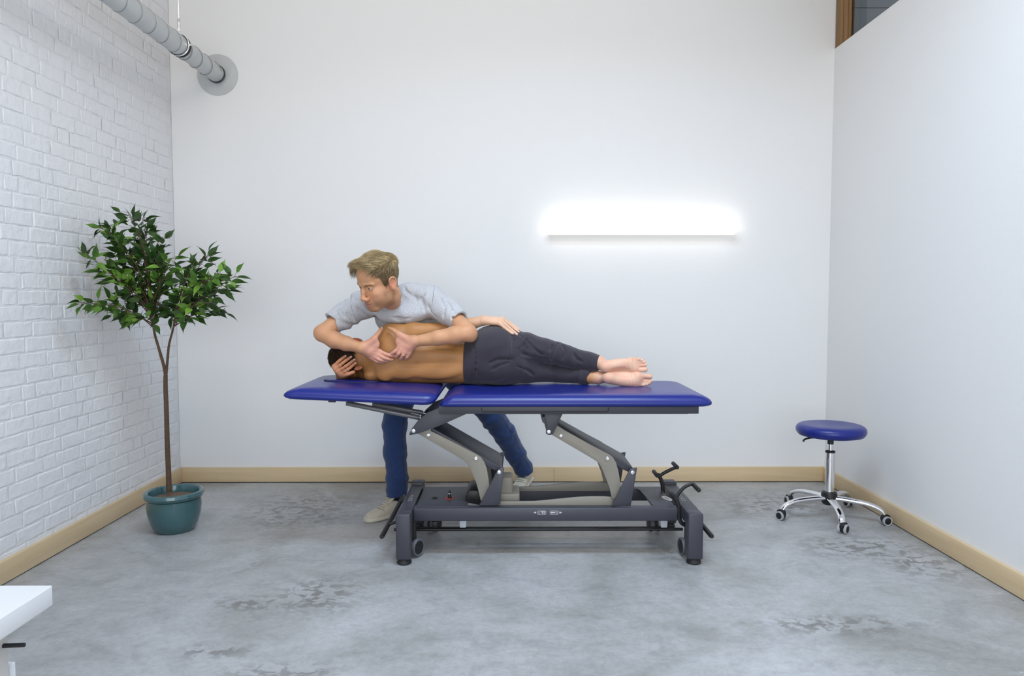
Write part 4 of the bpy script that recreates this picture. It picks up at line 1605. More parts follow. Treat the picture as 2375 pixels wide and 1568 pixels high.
# trousers
tf = Field()
tr = [sect(1080, 793, 889, 4.05, 4.31), sect(1092, 781, 889, 4.035, 4.315), sect(1115, 762, 889.5, 4.005, 4.315), sect(1145, 754, 890, 3.985, 4.31), sect(1172, 757, 890, 3.99, 4.305), sect(1205, 772, 888, 4.03, 4.29), sect(1240, 790, 884, 4.09, 4.25), sect(1260, 805, 876, 4.12, 4.2)]
tf.loft((0, 0, 0), IX, tr, n=2.2, k=.01)
tf.chain([A(1160, 800, 4.13), A(1215, 805, 4.13), A(1260, 814, 4.14), A(1292, 820, 4.15), A(1330, 831, 4.14), A(1378, 841, 4.12)], [.105, .085, .073, .066, .060, .050], k=.006, k0=.03)
tf.chain([A(1160, 848, 4.13), A(1215, 856, 4.15), A(1290, 864, 4.19), A(1330, 869, 4.16), A(1356, 873, 4.125)], [.095, .074, .056, .051, .047], k=.006, k0=.03)
tf.ell(A(1150, 806, 4.07), (.10, .088, .092), k=.04)
tf.ell(A(1150, 855, 4.07), (.09, .078, .07), k=.04)
# seat cleft and crease between the legs
tf.chain([A(1118, 834, 3.955), A(1160, 835, 3.965), A(1192, 834, 3.985)], [.004, .010, .012], k=.02, op='s')
tf.chain([A(1190, 834, 4.00), A(1250, 838, 4.06), A(1305, 849, 4.08), A(1375, 858, 4.06)], [.006, .006, .005, .004], k=.012, op='s')
# flat on the table, open at waist and ankles
tf.plane((0, 0, .8675), (0, 0, -1), k=.012)
tf.plane((A(1079.5, 800, 4.05)[0], 0, 0), (-1, 0, 0), k=.004)
K1, K2 = A(1384, 841, 4.125), A(1361, 873, 4.125)
rg = ball(A(1297, 825, 4.16), .10)
tf.warps += [fold((.9, 0, -.5), 95, .0048, 1.0, region=rg), fold((.6, .2, -.8), 60, .0030, 2.0), fold((1, 0, .35), 60, .0040, 4.0, region=ball(A(1200, 825, 4.08), .14)),
             fold((.5, 0, .9), 120, .0026, .5, region=ball(A(1230, 815, 4.08), .12)), fold((1, 0, -.2), 110, .0030, 3.0, region=ball(A(1345, 845, 4.1), .10))]
for c in (((1288, 789), (1282, 800), (1276, 813)), ((1296, 793), (1289, 808), (1281, 826), (1279, 836)), ((1189, 820), (1190, 803), (1194, 786)), ((1205, 777), (1228, 796), (1243, 811), (1257, 824)),
          ((1185, 833), (1158, 833), (1136, 842)), ((1180, 841), (1160, 848), (1142, 857)), ((1279, 864), (1281, 855), (1284, 847)), ((1212, 822), (1240, 828), (1268, 833)), ((1198, 812), (1215, 800), (1222, 786)),
          ((1305, 800), (1310, 815), (1305, 832)), ((1200, 850), (1222, 858), (1238, 870)), ((1330, 820), (1338, 832), (1350, 840)), ((1100, 800), (1104, 830), (1103, 870))):
    crease(tf, c, .0042, .012)
# stitched seam of the waistband
mesh_obj('trousers', [tf.mesh((A(1074, 800, 4.1)[0], 3.93, .855), (A(1395, 800, 4.1)[0], 4.36, 1.24), .0028)], 'trouser_cloth', patient, PO)
trs = patient.children[-1]
# waistband and ribbed cuffs
cf = Field()
st = [(xs_(1077), (4.05 + 4.31) / 2, (at(1085, 793, 4.18).z + at(1085, 889, 4.18).z) / 2, .1335, (at(1085, 793, 4.18).z - at(1085, 889, 4.18).z) / 2 + .002),
      (xs_(1096), (4.03 + 4.315) / 2, (at(1095, 780, 4.18).z + at(1095, 889, 4.18).z) / 2, .1445, (at(1095, 780, 4.18).z - at(1095, 889, 4.18).z) / 2 + .002)]
cf.loft((0, 0, 0), IX, st, n=2.2)
cf.loft((0, 0, 0), IX, [(q[0] - (.01 if i == 0 else -.01), q[1], q[2], q[3] - .006, q[4] - .006) for i, q in enumerate(st)], n=2.2, op='s', k=.003)
cf.plane((0, 0, .8675), (0, 0, -1), k=.006)
mesh_obj('waistband', [cf.mesh((xs_(1070), 3.98, .855), (xs_(1102), 4.37, 1.2), .0028)], 'trouser_cloth', trs, PO)
cuffs = []
for a, b, r0, r1 in ((A(1364, 838, 4.128), A(1387, 843, 4.115), .0530, .0470), (A(1344, 871.5, 4.13), A(1364, 874.5, 4.118), .0480, .0430)):
    q = Field()
    d = (b - a) / np.linalg.norm(b - a)
    q.cap(a - d * .03, b + d * .03, r0, r1, k=0)
    q.plane(b, d, k=.004)
    q.plane(a, -d, k=.004)
    q.cap(a - d * .05, b + d * .05, r0 - .004, r1 - .004, k=.002, op='s')
    q.plane((0, 0, .8675), (0, 0, -1), k=.006)
    ang = np.cross(d, (0, 1, 0))
    q.warps.append(lambda P, a=a, ang=ang: .0003 * np.sin(np.arctan2((P - a) @ ang, P[:, 1] - a[1]) * 46))
    lo, hi = np.minimum(a, b) - .07, np.maximum(a, b) + .07
    mesh_obj('cuff', [q.mesh(lo, hi, .002)], 'trouser_cloth', trs, PO)


# hair
def hair_mat(name, c1, c2, rough=.45):
    m = mat(name, c1, rough, spec=.3)
    nt = m.node_tree
    a = nt.nodes.new('ShaderNodeAttribute')
    a.attribute_name = 'tone'
    mx = nt.nodes.new('ShaderNodeMix')
    mx.data_type = 'RGBA'
    mx.inputs['A'].default_value = (*c1, 1)
    mx.inputs['B'].default_value = (*c2, 1)
    nt.links.new(a.outputs['Fac'], mx.inputs['Factor'])
    nt.links.new(mx.outputs['Result'], nt.nodes['Principled BSDF'].inputs['Base Color'])
    return m


hair_mat('brown_hair', srgb(46, 34, 26), srgb(104, 80, 58))
hair_mat('blond_hair', srgb(112, 92, 66), srgb(206, 182, 136))


class Strands:
    def __init__(s): s.v, s.f, s.t = [], [], []

    def add(s, P, w, side, tone):
        """one tapering lock: triangular section along the points P"""
        n = len(P)
        b = len(s.v)
        for i in range(n):
            t = P[min(i + 1, n - 1)] - P[max(i - 1, 0)]
            t = t / (np.linalg.norm(t) + 1e-9)
            u = side - t * (side @ t)
            u /= (np.linalg.norm(u) + 1e-9)
            v = np.cross(t, u)
            ww = w * (1 - .9 * (i / (n - 1)) ** 1.6)
            s.v += [P[i] + u * ww, P[i] - u * ww, P[i] + v * ww * .6]
            s.t += [tone] * 3
        for i in range(n - 1):
            a = b + i * 3
            for k in range(3):
                k2 = (k + 1) % 3
                s.f.append((a + k, a + k2, a + 3 + k2, a + 3 + k))

    def build(s, name, m, parent, origin):
        V, F = np.array(s.v), np.array(s.f)
        t = np.array(s.t)
        o = mesh_obj(name, [(V, F)], m, parent, origin, lambda q: np.repeat(t[:, None], 3, 1))
        return o


hr = random.Random(3)
S = Strands()
for i in range(9500):
    # points on the skull except the face side and neck
    d = np.array((hr.gauss(0, 1), hr.gauss(0, 1), hr.gauss(0, 1)))
    d /= np.linalg.norm(d)
    l = d @ HR      # local: x = crown, y = face, z = right ear
    if not hair_zone(l[None])[0]: continue
    root = hc_ + HR @ (np.array((.098, .098, .082)) * l) * .995
    ln = .009 + .012 * max(0, l[0]) + hr.uniform(0, .006)
    tang = np.array((hr.gauss(0, 1), hr.gauss(0, 1), hr.gauss(0, 1)))
    tang -= d * (tang @ d)
    tang /= np.linalg.norm(tang)
    back = -HR[:, 0] - d * (-HR[:, 0] @ d)
    P = [root, root + d * ln * .55 + tang * ln * .3 + back * ln * .2, root + d * ln * .7 + tang * ln * .8 + back * ln * .5]
    S.add(P, .0013, tang, hr.random() ** 1.5)
S.build('hair', 'brown_hair', patient, PO)
# ---------------------------------------------------------------- therapist leaning over the patient
ther = empty('person', 'blond person in grey t-shirt and jeans leaning over the table, pressing the lying person\'s shoulder', 'person')
TO = Vector((-0.35, 4.55, 0))
ther.location = TO
HS = 1.19
_t, _p, _ro = math.radians(44), math.radians(24.6), math.radians(6.3)
Fv = np.array((-math.sin(_t) * math.cos(_p), -math.cos(_t) * math.cos(_p), -math.sin(_p)))
U0 = np.array((-math.sin(_t) * math.sin(_p), -math.cos(_t) * math.sin(_p), math.cos(_p)))
L0 = np.cross(U0, Fv)
Uv = U0 * math.cos(_ro) + L0 * math.sin(_ro)
Lv = np.cross(Uv, Fv)
HD = np.stack([Lv, Fv, Uv], 1)
HC = A(879.2, 650.3, 3.95)


def H(x, y, z):
    return HC + HD @ (np.array((x, y, z)) * HS)


def hr3(*r):
    return np.array(r) * HS


bf = Field()
# skull and face
bf.ell(H(0, -.006, .034), hr3(.076, .097, .086), HD, k=.01)
bf.ell(H(0, .040, .040), hr3(.062, .052, .056), HD, k=.02 * HS)
bf.ell(H(0, .026, -.038), hr3(.064, .066, .080), HD, k=.02 * HS)
for s in (-1, 1):
    bf.chain([H(s * .058, -.004, -.045), H(s * .050, .016, -.078), H(s * .022, .068, -.104)], [.018 * HS, .017 * HS, .015 * HS], k=.02)
    bf.ell(H(s * .042, .054, -.034), hr3(.024, .028, .026), HD, k=.022)
    bf.ell(H(s * .038, .040, -.066), hr3(.026, .040, .030), HD, k=.022)
    bf.cap(H(s * .012, .090, .017), H(s * .045, .074, .018), .0105 * HS, .009 * HS, k=.012)
bf.ell(H(0, .079, -.102), hr3(.026, .017, .017), HD, k=.018)
bf.ell(H(0, .080, -.076), hr3(.028, .018, .022), HD, k=.018)
# eye sockets, eyeballs' lids
for s in (-1, 1):
    bf.ell(H(s * .031, .094, .001), hr3(.019, .013, .010), HD, k=.012, op='s')
    bf.ell(H(s * .031, .0745, .0), hr3(.0145, .0142, .0138), HD, k=.003)
    bf.ell(H(s * .0315, .0905, -.0012), hr3(.0122, .012, .0040), HD, k=.001, op='s')
# nose
bf.chain([H(0, .087, .010), H(0, .100, -.014), H(0, .1085, -.038)], [.0085 * HS, .0095 * HS, .0115 * HS], k=.010)
bf.ell(H(0, .1105, -.0425), hr3(.0130, .0115, .0105), HD, k=.007)
for s in (-1, 1):
    bf.ell(H(s * .0135, .101, -.0475), hr3(.0095, .0115, .0085), HD, k=.007)
    bf.ell(H(s * .0065, .107, -.0545), hr3(.0035, .005, .004), HD, k=.002, op='s')
# mouth
bf.chain([H(-.025, .082, -.0735), H(-.008, .0925, -.0705), H(.008, .0925, -.0705), H(.025, .082, -.0735)], [.0035, .0055, .0055, .0035], k=.007)
bf.chain([H(-.022, .082, -.079), H(0, .0925, -.0815), H(.022, .082, -.079)], [.004, .0070, .004], k=.007)
bf.chain([H(-.029, .083, -.0750), H(-.012, .0975, -.0757), H(.012, .0975, -.0757), H(.029, .083, -.0750)], [.0018, .0024, .0024, .0018], k=.003, op='s')
for s in (-1, 1):   # cheek line beside the mouth
    bf.chain([H(s * .021, .104, -.048), H(s * .033, .094, -.066)], [.002, .002], k=.010, op='s')
# forehead lines
for zz in (.040, .048):
    bf.chain([H(-.03, .0935, zz), H(0, .1005, zz + .002), H(.03, .0935, zz), H(.045, .084, zz - .001)], [.0008, .0013, .0012, .0006], k=.004, op='s')
# ears
for s in (-1, 1):
    ER = HD @ rot3((1, s * .25, 0), (-s * .25, 1, .25), (0, 0, 1))
    bf.ell(H(s * .0765, -.008, -.012), hr3(.010, .018, .031), ER, k=.006)
    bf.ell(H(s * .088, -.005, -.008), hr3(.0065, .010, .020), ER, k=.004, op='s')
    pts = [H(s * .083, .008, -.002), H(s * .0845, .007, .012), H(s * .0865, -.006, .019), H(s * .088, -.021, .012), H(s * .0875, -.025, -.005), H(s * .084, -.018, -.025), H(s * .080, -.006, -.038)]
    pts = [npv(q) for q in spline([Vector(q) for q in pts], 4)]
    bf.chain(pts, list(np.interp(np.linspace(0, 6, 25), range(7), [.003, .0035, .0042, .0045, .0042, .0048, .0068])), k=.003)
    bf.chain([H(s * .082, .007, -.012), H(s * .080, .006, -.022)], [.0045, .004], k=.004)
# neck, upper chest, arms
NB = A(912, 707, 4.20)
bf.chain([H(0, -.028, -.03), H(0, -.030, -.085), NB], [.054 * HS, .047 * HS, .050], k=.03)
bf.chain([H(.046, -.03, -.055), A(906, 715, 4.15)], [.014, .010], k=.025)
bf.cap(A(850, 712, 4.24), A(990, 702, 4.25), .062, .062, k=.05)
bf.ell(A(945, 735, 4.30), (.15, .09, .10), k=.05)
# right arm (left in the picture)
bf.chain([A(836, 708, 4.22), A(795, 738, 4.15), A(749, 771, 4.075)], [.060, .050, .044], k=.02)
bf.ell(A(743, 773, 4.075), (.036, .034, .040), k=.02)
bf.chain([A(751, 776, 4.07), A(775, 788, 4.045), A(803, 797, 4.02), A(838, 807, 3.995)], [.044, .046, .039, .028], k=.015)
# left arm (right in the picture)
bf.chain([A(1000, 700, 4.22), A(1045, 733, 4.12), A(1086, 770, 4.03)], [.060, .051, .045], k=.02)
bf.ell(A(1093, 778, 4.03), (.033, .034, .038), k=.02)
bf.chain([A(1085, 773, 4.025), A(1055, 777, 4.0), A(1015, 784, 3.99), A(962, 792, 3.99)], [.046, .047, .040, .028], k=.015)

# right hand: thumb and fingers spread around the shoulder
W1 = A(840, 807, 3.995)
rh = [[(880, 815, 4.015), (901, 823.5, 4.005), (921, 826, 4.02)], [(874, 822, 4.01), (893, 831, 4.0), (909, 834.5, 4.018)],
      [(868, 827, 4.01), (882, 835, 4.002), (897, 837.5, 4.02)], [(862, 830, 4.015), (876, 838.5, 4.012), (890, 840.5, 4.03)]]
for i, fg in enumerate(rh):
    bf.cap(W1, A(*fg[0]), .024, .0125, k=.016)
    P = add_finger(bf, [A(*q) for q in fg], .0115, .0083)
    nail_obj(P, .0083, (.3, -1, .5), ther, TO)
bf.chain([A(846, 803, 3.995), A(868, 786, 4.0)], [.022, .0165], k=.018)
P = add_finger(bf, [A(868, 786, 4.0), A(878, 772, 4.012), A(885.5, 762, 4.035)], .0145, .0095)
nail_obj(P, .0095, (-.5, -1, .1), ther, TO)
bf.ell(A(868, 800, 4.0), (.028, .012, .032), rot3((.7, 0, -.7), (0, 1, 0), (0, 0, 1)), k=.015)
# left hand
W2 = A(960, 792, 3.99)
lh = [[(926, 807, 4.0), (915, 816, 3.995), (906, 822.5, 4.01)], [(932, 812, 3.99), (924, 820.5, 3.985), (919, 828, 4.005)],
      [(940, 816, 3.988), (933.5, 826, 3.985), (929, 833, 4.005)], [(949, 818, 3.995), (944, 827.5, 3.995), (939, 833, 4.015)]]
for i, fg in enumerate(lh):
    bf.cap(W2, A(*fg[0]), .025, .0128, k=.016)
    P = add_finger(bf, [A(*q) for q in fg], .0118, .0088)
bf.chain([A(950, 789, 3.99), A(925, 775, 4.0)], [.022, .0165], k=.018)
P = add_finger(bf, [A(925, 775, 4.0), A(914, 767, 4.015), A(904, 762, 4.035)], .0145, .0098)
nail_obj(P, .0098, (.1, -.9, .5), ther, TO)
bf.ell(A(930, 793, 3.996), (.030, .013, .032), rot3((.6, 0, .8), (0, 1, 0), (0, 0, 1)), k=.015)

for W_, fs3 in ((W1, rh), (W2, lh)):
    for fg in fs3[:3]:
        k_ = A(*fg[0])
        o_ = np.array((0, -.0105, .002))
        bf.cap(W_ * .45 + k_ * .55 + o_ + np.array((0, -.006, 0)), k_ + o_ * .4, .0035, .0055, k=.010)

EARC = [H(s * .083, -.008, -.012) for s in (-1, 1)]


def ther_tone(V):
    l = ((V - HC) @ HD) / HS
    base = np.array(srgb(204, 152, 115))
    c = np.repeat(base[None], len(V), 0)
    c *= (1 + .05 * np.sin(V[:, 0] * 51 + 2 * np.sin(V[:, 2] * 33)))[:, None]
    head = (np.linalg.norm(l, axis=1) < .2)

    def blend(w, col):
        nonlocal c
        w = np.clip(w, 0, 1)[:, None]
        c = c * (1 - w) + np.array(col) * w
    # pink hands
    for w_, r in ((A(880, 812, 4.0), .11), (A(935, 808, 4.0), .11)):
        blend(smoothstep(r, r * .5, np.linalg.norm(V - w_, axis=1)) * .6, srgb(218, 156, 142))
    x, y, z = l[:, 0], l[:, 1], l[:, 2]
    # flush of nose and cheeks
    blend(head * np.exp(-(((x) / .02) ** 2 + ((y - .115) / .03) ** 2 + ((z + .042) / .022) ** 2)) * .35, srgb(222, 140, 118))
    blend(head * np.exp(-(((np.abs(x) - .045) / .02) ** 2 + ((z + .03) / .02) ** 2)) * (y > .03) * .35, srgb(220, 148, 122))
    # stubble on jaw, chin and lip
    jaw = smoothstep(-.048, -.072, z + .35 * np.maximum(0, .05 - y) * (y < .05) * -1) * smoothstep(-.03, .0, y) * smoothstep(-.14, -.118, z)
    side = smoothstep(.034, .05, np.abs(x)) * smoothstep(-.02, -.045, z) * smoothstep(-.012, .004, y) * smoothstep(.062, .035, y) * smoothstep(-.14, -.118, z)
    sp = .35 + .75 * np.random.RandomState(2).rand(len(V))
    blend(head * np.maximum(jaw * .62, side * .75) * sp, srgb(128, 94, 66))
    # lips
    lip = np.exp(-(((z + .0715) / .0042) ** 2)) * smoothstep(.024, .017, np.abs(x)) * (y > .078)
    lip2 = np.exp(-(((z + .0805) / .005) ** 2)) * smoothstep(.022, .014, np.abs(x)) * (y > .078)
    blend(head * np.maximum(lip, lip2) * .7, srgb(192, 108, 98))
    for e_ in EARC:
        blend(np.exp(-(np.linalg.norm(V - e_, axis=1) / .03) ** 2) * .5, srgb(222, 138, 116))
    # scalp under the hair
    blend(head * (z > scalp_line(l)) * (np.abs(x) < .077) * .85, srgb(128, 104, 76))
    return c


def scalp_line(l):
    """height of the hairline for a local position"""
    x, y = np.abs(l[:, 0]), l[:, 1]
    h = np.interp(y, [-.11, -.06, -.03, -.008, .002, .022, .03, .045, .06, .075, .1], [-.055, -.06, -.035, .014, .0, -.028, .012, .052, .078, .092, .100])
    return h


bparts = [bf.mesh((A(712, 760, 4.1)[0], 3.74, .99), (A(1125, 760, 4.1)[0], 4.42, HC[2] + .17), .002)]
body = mesh_obj('body', bparts, 'skin', ther, TO, ther_tone)


def tl_(mb):
    mb.v = [(x - TO.x, y - TO.y, z - TO.z) for x, y, z in mb.v]
    return mb


# eyes
for s in (-1, 1):
    c = H(s * .031, .0745, -.0005)
    gz = Fv + Lv * .05 * 1 + Uv * .12
    gz /= np.linalg.norm(gz)
    M3 = Vector((0, 0, 1)).rotation_difference(Vector(gz)).to_matrix()
    r = .0126 * HS
    ey = tl_(MB().lathe([(r * math.sin(a), r * math.cos(a)) for a in [math.pi * k / 14 for k in range(15)]], 24, c, M3)).build('eye', 'eye_white', ther, smooth=True)
    tl_(MB().lathe([(.0058 * HS * q, math.sqrt(r * r - (.0058 * HS * q) ** 2) + .0003) for q in (1, .8, .6, .4)] , 24, c, M3)).build('iris', 'iris', ey, smooth=True)
    tl_(MB().lathe([(.0028 * HS, r * .978 + .0004), (.0014 * HS, r * .994 + .0005), (0, r + .0006)], 16, c, M3)).build('pupil', 'pupil', ey, smooth=True)

# hair
hr2 = random.Random(8)
S = Strands()
CC = np.array((0, -.006, .034))
RR = np.array((.0775, .0985, .0875))
n_made = 0
while n_made < 9000:
    d = np.array((hr2.gauss(0, 1), hr2.gauss(0, 1), hr2.gauss(0, 1)))
    d /= np.linalg.norm(d)
    p = CC + RR * d
    if p[1] > .03:      # follow the forehead
        p[1] = max(p[1], .040 + math.sqrt(max(0, 1 - ((p[2] - .04) / .056) ** 2 - (p[0] / .062) ** 2)) * .052 if abs(p[2] - .04) < .056 and abs(p[0]) < .06 else p[1])
    if p[2] < scalp_line(p[None])[0] + hr2.uniform(-.004, .004): continue
    n_made += 1
    nrm = d / RR
    nrm /= np.linalg.norm(nrm)
    top = smoothstep(.045, .095, p[2])
    front = smoothstep(.0, .06, p[1]) * top
    ln = .014 + .026 * top + .034 * front + hr2.uniform(0, .012) * (.3 + top)
    fwd = np.array((hr2.gauss(0, .16) - .55 - .75 * front, 1.0 - .35 * front, 0.12 + .50 * front))
    dn = np.array((hr2.gauss(0, .15), -.25 if p[1] < 0 else .2, -1.0))
    flow = fwd * top + dn * (1 - top)
    crown = np.array((0, -.055, .105))
    if top > .3 and p[1] < -.06: flow = np.array((p[0] * 6, -1, -.6)) + np.array((hr2.gauss(0, .2), 0, 0))
    flow = flow - nrm * (flow @ nrm)
    flow /= np.linalg.norm(flow)
    lift = .22 + .42 * front + .12 * top + hr2.uniform(-.1, .12)
    P = [p - nrm * .002]
    cur, v = p.copy(), flow + nrm * (lift + .25)
    for i in range(4):
        v = v / np.linalg.norm(v)
        cur = cur + v * ln / 4
        P.append(cur.copy())
        v = v - nrm * (.20 + .04 * top) + flow * .25 + np.array((-.06 * front, .04 * front, -.10 * front))
    P = [H(*q) for q in P]
    side = Lv if abs(p[0]) < .05 else Fv
    tone = np.clip(.18 + .5 * top + .25 * (p[1] < -.04) + hr2.gauss(0, .22), 0, 1)
    S.add(P, (.0008 + .0005 * top) * HS, side, tone)
# brows
for i in range(420):
    s = hr2.choice((-1, 1))
    t = hr2.random()
    q = np.array((s * (.010 + .040 * t), .0975 - .019 * t ** 1.6, .0150 + .0030 * math.sin(t * 2.4) + hr2.gauss(0, .0013)))
    e_ = q + np.array((s * .0075, .0008 - .002 * t, .0022 * (1 - t) - .0012 * t))
    S.add([H(*q), H(*((q + e_) / 2 + np.array((0, .001, .0005)))), H(*e_)], .0007, Uv, hr2.uniform(.0, .3))
S.build('hair', 'blond_hair', ther, TO)

mat('seam_thread', srgb(120, 122, 128), .9)
# t-shirt
sf = Field()
N0, P0 = A(925, 697, 4.235), A(995, 838, 4.70)
SR = rot3(P0 - N0, (1, .02, -.05), (0, 0, 1))
SR = np.stack([SR[:, 0], SR[:, 1], SR[:, 2]], 1)
Ls = np.linalg.norm(P0 - N0)
sf.loft(N0, SR, [(-.03, 0, 0, .09, .06), (.03, .0, 0, .155, .095), (.09, .01, 0, .192, .115), (.18, .01, 0, .190, .122), (.30, 0, 0, .178, .118), (Ls, 0, 0, .185, .12), (Ls + .06, 0, 0, .185, .12)], n=2.3, k=.02)
sf.chain([A(950, 690, 4.25), A(990, 696, 4.235)], [.090, .088], k=.04)
sf.chain([A(890, 700, 4.25), A(846, 706, 4.225)], [.085, .080], k=.04)
c1a, c1b = A(838, 708, 4.22), A(769, 749, 4.11)
c2a, c2b = A(998, 698, 4.22), A(1065, 745, 4.075)
sf.chain([c1a, A(803, 730, 4.165), c1b + (c1b - c1a) * .15], [.078, .067, .060], k=.035)
sf.chain([c2a, A(1035, 722, 4.14), c2b + (c2b - c2a) * .15], [.084, .070, .061], k=.035)
# chest front hanging slightly
sf.ell(A(935, 728, 4.17), (.15, .07, .06), k=.04)
# openings: neck and sleeves
NA, NBt = A(909, 699, 4.22), A(886, 664, 3.98)
sf.cap(NA, NBt, .062, .076, k=.006, op='s')
for a, b, ri in ((c1a, c1b, .053), (c2a, c2b, .054)):
    d = (b - a) / np.linalg.norm(b - a)

    def cut(P, b=b, d=d):
        q = P - b
        s_ = q @ d
        r = np.linalg.norm(q - s_[:, None] * d, axis=1)
        return np.maximum(-s_, r - .16)
    sf.custom(cut, k=.004, op='s')
    sf.cap(b - d * .07, b + d * .06, ri - .012, ri, k=.004, op='s')
sf.warps += [fold((.3, .3, 1), 48, .0042, 1.5, cross=(1, 0, 0)), fold((.8, 0, -.6), 75, .0050, .3, region=ball(A(1015, 722, 4.14), .15)),
             fold((.8, 0, .7), 80, .0050, 2.2, region=ball(A(812, 728, 4.16), .15)), fold((1, 0, .5), 60, .0048, 5.0, region=ball(A(950, 725, 4.12), .16))]
for c in (((994, 712), (1001, 724), (1013, 737)), ((829, 713), (845, 727), (860, 737), (880, 743)), ((1035, 698), (1042, 708), (1048, 719)), ((786, 716), (790, 726), (798, 736)), ((938, 664), (941, 676), (950, 684)),
          ((960, 690), (968, 705), (965, 722)), ((985, 680), (978, 700), (985, 722)), ((905, 735), (925, 740), (950, 738)), ((850, 700), (858, 715), (872, 728)), ((1020, 690), (1030, 712), (1028, 735)), ((805, 725), (815, 738), (822, 748)), ((1055, 722), (1050, 736), (1056, 746))):
    crease(sf, c, .0045, .014, 3.95, 4.5)
shirt = mesh_obj('t_shirt', [sf.mesh((A(745, 700, 4.1)[0], 4.0, .93), (A(1100, 700, 4.1)[0], 4.88, 1.50), .003)], 'grey_marl', ther, TO)
# ribbed collar band around the neck opening
ax = (NBt - NA) / np.linalg.norm(NBt - NA)
NL = np.linalg.norm(NBt - NA)
cfield = Field()


def collar_fn(P):
    q = P - NA
    t = q @ ax
    r = np.linalg.norm(q - t[:, None] * ax, axis=1)
    rn = .062 + .014 * np.clip(t / NL, 0, 1)
    b0 = COL_BASE.ev(P)
    return np.maximum.reduce([b0 - .0065, -(b0 + .010), r - rn - .017, rn - .0025 - r, -.10 - t])


COL_BASE = Field()
COL_BASE.ops = [q for q in sf.ops[:8]]
COL_BASE.warps = sf.warps
cfield.custom(collar_fn, k=0)
_cm = cfield.mesh(A(880, 740, 4.1) - np.array((.05, .12, .02)), A(945, 640, 4.1) + np.array((.03, .30, .03)), .0025)
mesh_obj('collar', [_cm], 'grey_marl', shirt, TO)


def seam_loop(o, d, r, n, name):
    """a stitched seam line where the plane (o, d) meets the shirt"""
    d = d / np.linalg.norm(d)
    a = np.cross(d, (0, 1.0, .2)); a /= np.linalg.norm(a)
    b = np.cross(d, a)
    pts = []
    for k in range(n):
        t = 2 * math.pi * k / n
        ts = np.linspace(.03, r, 120)
        q = o + (a * math.cos(t) + b * math.sin(t)) * ts[:, None]
        v = sf.ev(q)
        cr = np.nonzero((v[:-1] < 0) & (v[1:] >= 0))[0]
        if len(cr): pts.append(q[cr[0]])
    return pts


for o_, d_ in ((A(1003, 702, 4.20), np.array((1, .1, -.12))), (A(826, 713, 4.20), np.array((-1, .1, -.3)))):
    pts = seam_loop(o_, d_, .14, 60, 'seam')
    fr_ = [q[1] < o_[1] + .03 for q in pts]
    m_ = len(pts)
    st_ = next((i for i in range(m_) if fr_[i] and not fr_[i - 1]), 0)
    run = []
    for i in range(m_):
        if not fr_[(st_ + i) % m_]: break
        run.append(pts[(st_ + i) % m_])
    run = np.array(run)
    if len(run) > 6:
        for _ in range(3): run[1:-1] = (run[:-2] + 2 * run[1:-1] + run[2:]) / 4
        tl_(MB().tube([Vector(q) for q in run], .0016, 6)).build('seam', 'seam_thread', shirt, smooth=True)

# jeans
jf = Field()
jf.ell(A(995, 850, 4.74), (.165, .12, .13), k=.04)
Rk = [A(960, 860, 4.73), A(925, 940, 4.63), A(915, 985, 4.60), A(917, 1050, 4.59), A(921, 1110, 4.56), A(921, 1152, 4.545)]
jf.chain(Rk, [.105, .082, .073, .069, .064, .066], k=.03)
Lk = [A(1050, 860, 4.75), A(1120, 935, 4.84), A(1142, 966, 4.88), A(1170, 1005, 4.95), A(1195, 1052, 5.04), A(1214, 1086, 5.10), A(1218, 1094, 5.11)]
jf.chain(Lk, [.105, .086, .080, .074, .068, .060, .060], k=.03)
for a, b in ((Rk[-2], Rk[-1]), (Lk[-3], Lk[-1])):
    d = (b - a) / np.linalg.norm(b - a)

    def cut(P, b=b, d=d):
        q = P - b
        s_ = q @ d
        r = np.linalg.norm(q - s_[:, None] * d, axis=1)
        return np.maximum(-s_, r - .13)
    jf.custom(cut, k=.004, op='s')
    jf.cap(b - d * .05, b + d * .06, .046, .056, k=.004, op='s')
jf.warps += [fold((.15, 0, 1), 95, .0032, 1.2, cross=(1, 0, 0), region=ball(A(917, 1120, 4.55), .17)), fold((.3, 0, 1), 70, .003, 2.1, cross=(1, 0, 0), region=ball(A(915, 975, 4.58), .16)),
             fold((.5, 0, -.8), 75, .0042, .7, cross=(.8, 0, .5), region=ball(A(1150, 985, 4.88), .2)), fold((.5, 0, -.8), 85, .0035, 3.7, cross=(.8, 0, .5), region=ball(A(1215, 1080, 5.05), .16)),
             fold((.6, .3, .6), 28, .003, .2)]
jeans = mesh_obj('jeans', [jf.mesh((A(870, 900, 4.6)[0], 4.44, A(921, 1160, 4.5)[2] - .01), (A(1245, 900, 5.0)[0], 5.2, 1.10), .0035)], 'denim', ther, TO)
# side seams
for (pl, dx, Yo) in ((Rk, .052, -.05), (Lk, .045, -.055)):
    pts = []
    for q in spline([Vector(p) for p in pl[1:]], 6):
        o = npv(q)
        dd = np.array((.75, -.66, .0))
        ts = np.linspace(0, .12, 90)
        w = o + dd * ts[:, None]
        v = jf.ev(w)
        cr = np.nonzero((v[:-1] < 0) & (v[1:] >= 0))[0]
        if len(cr): pts.append(Vector(w[cr[0]]))
    if len(pts) > 3: tl_(MB().tube(pts, .0016, 5)).build('side_seam', 'sock_black', jeans, smooth=True)


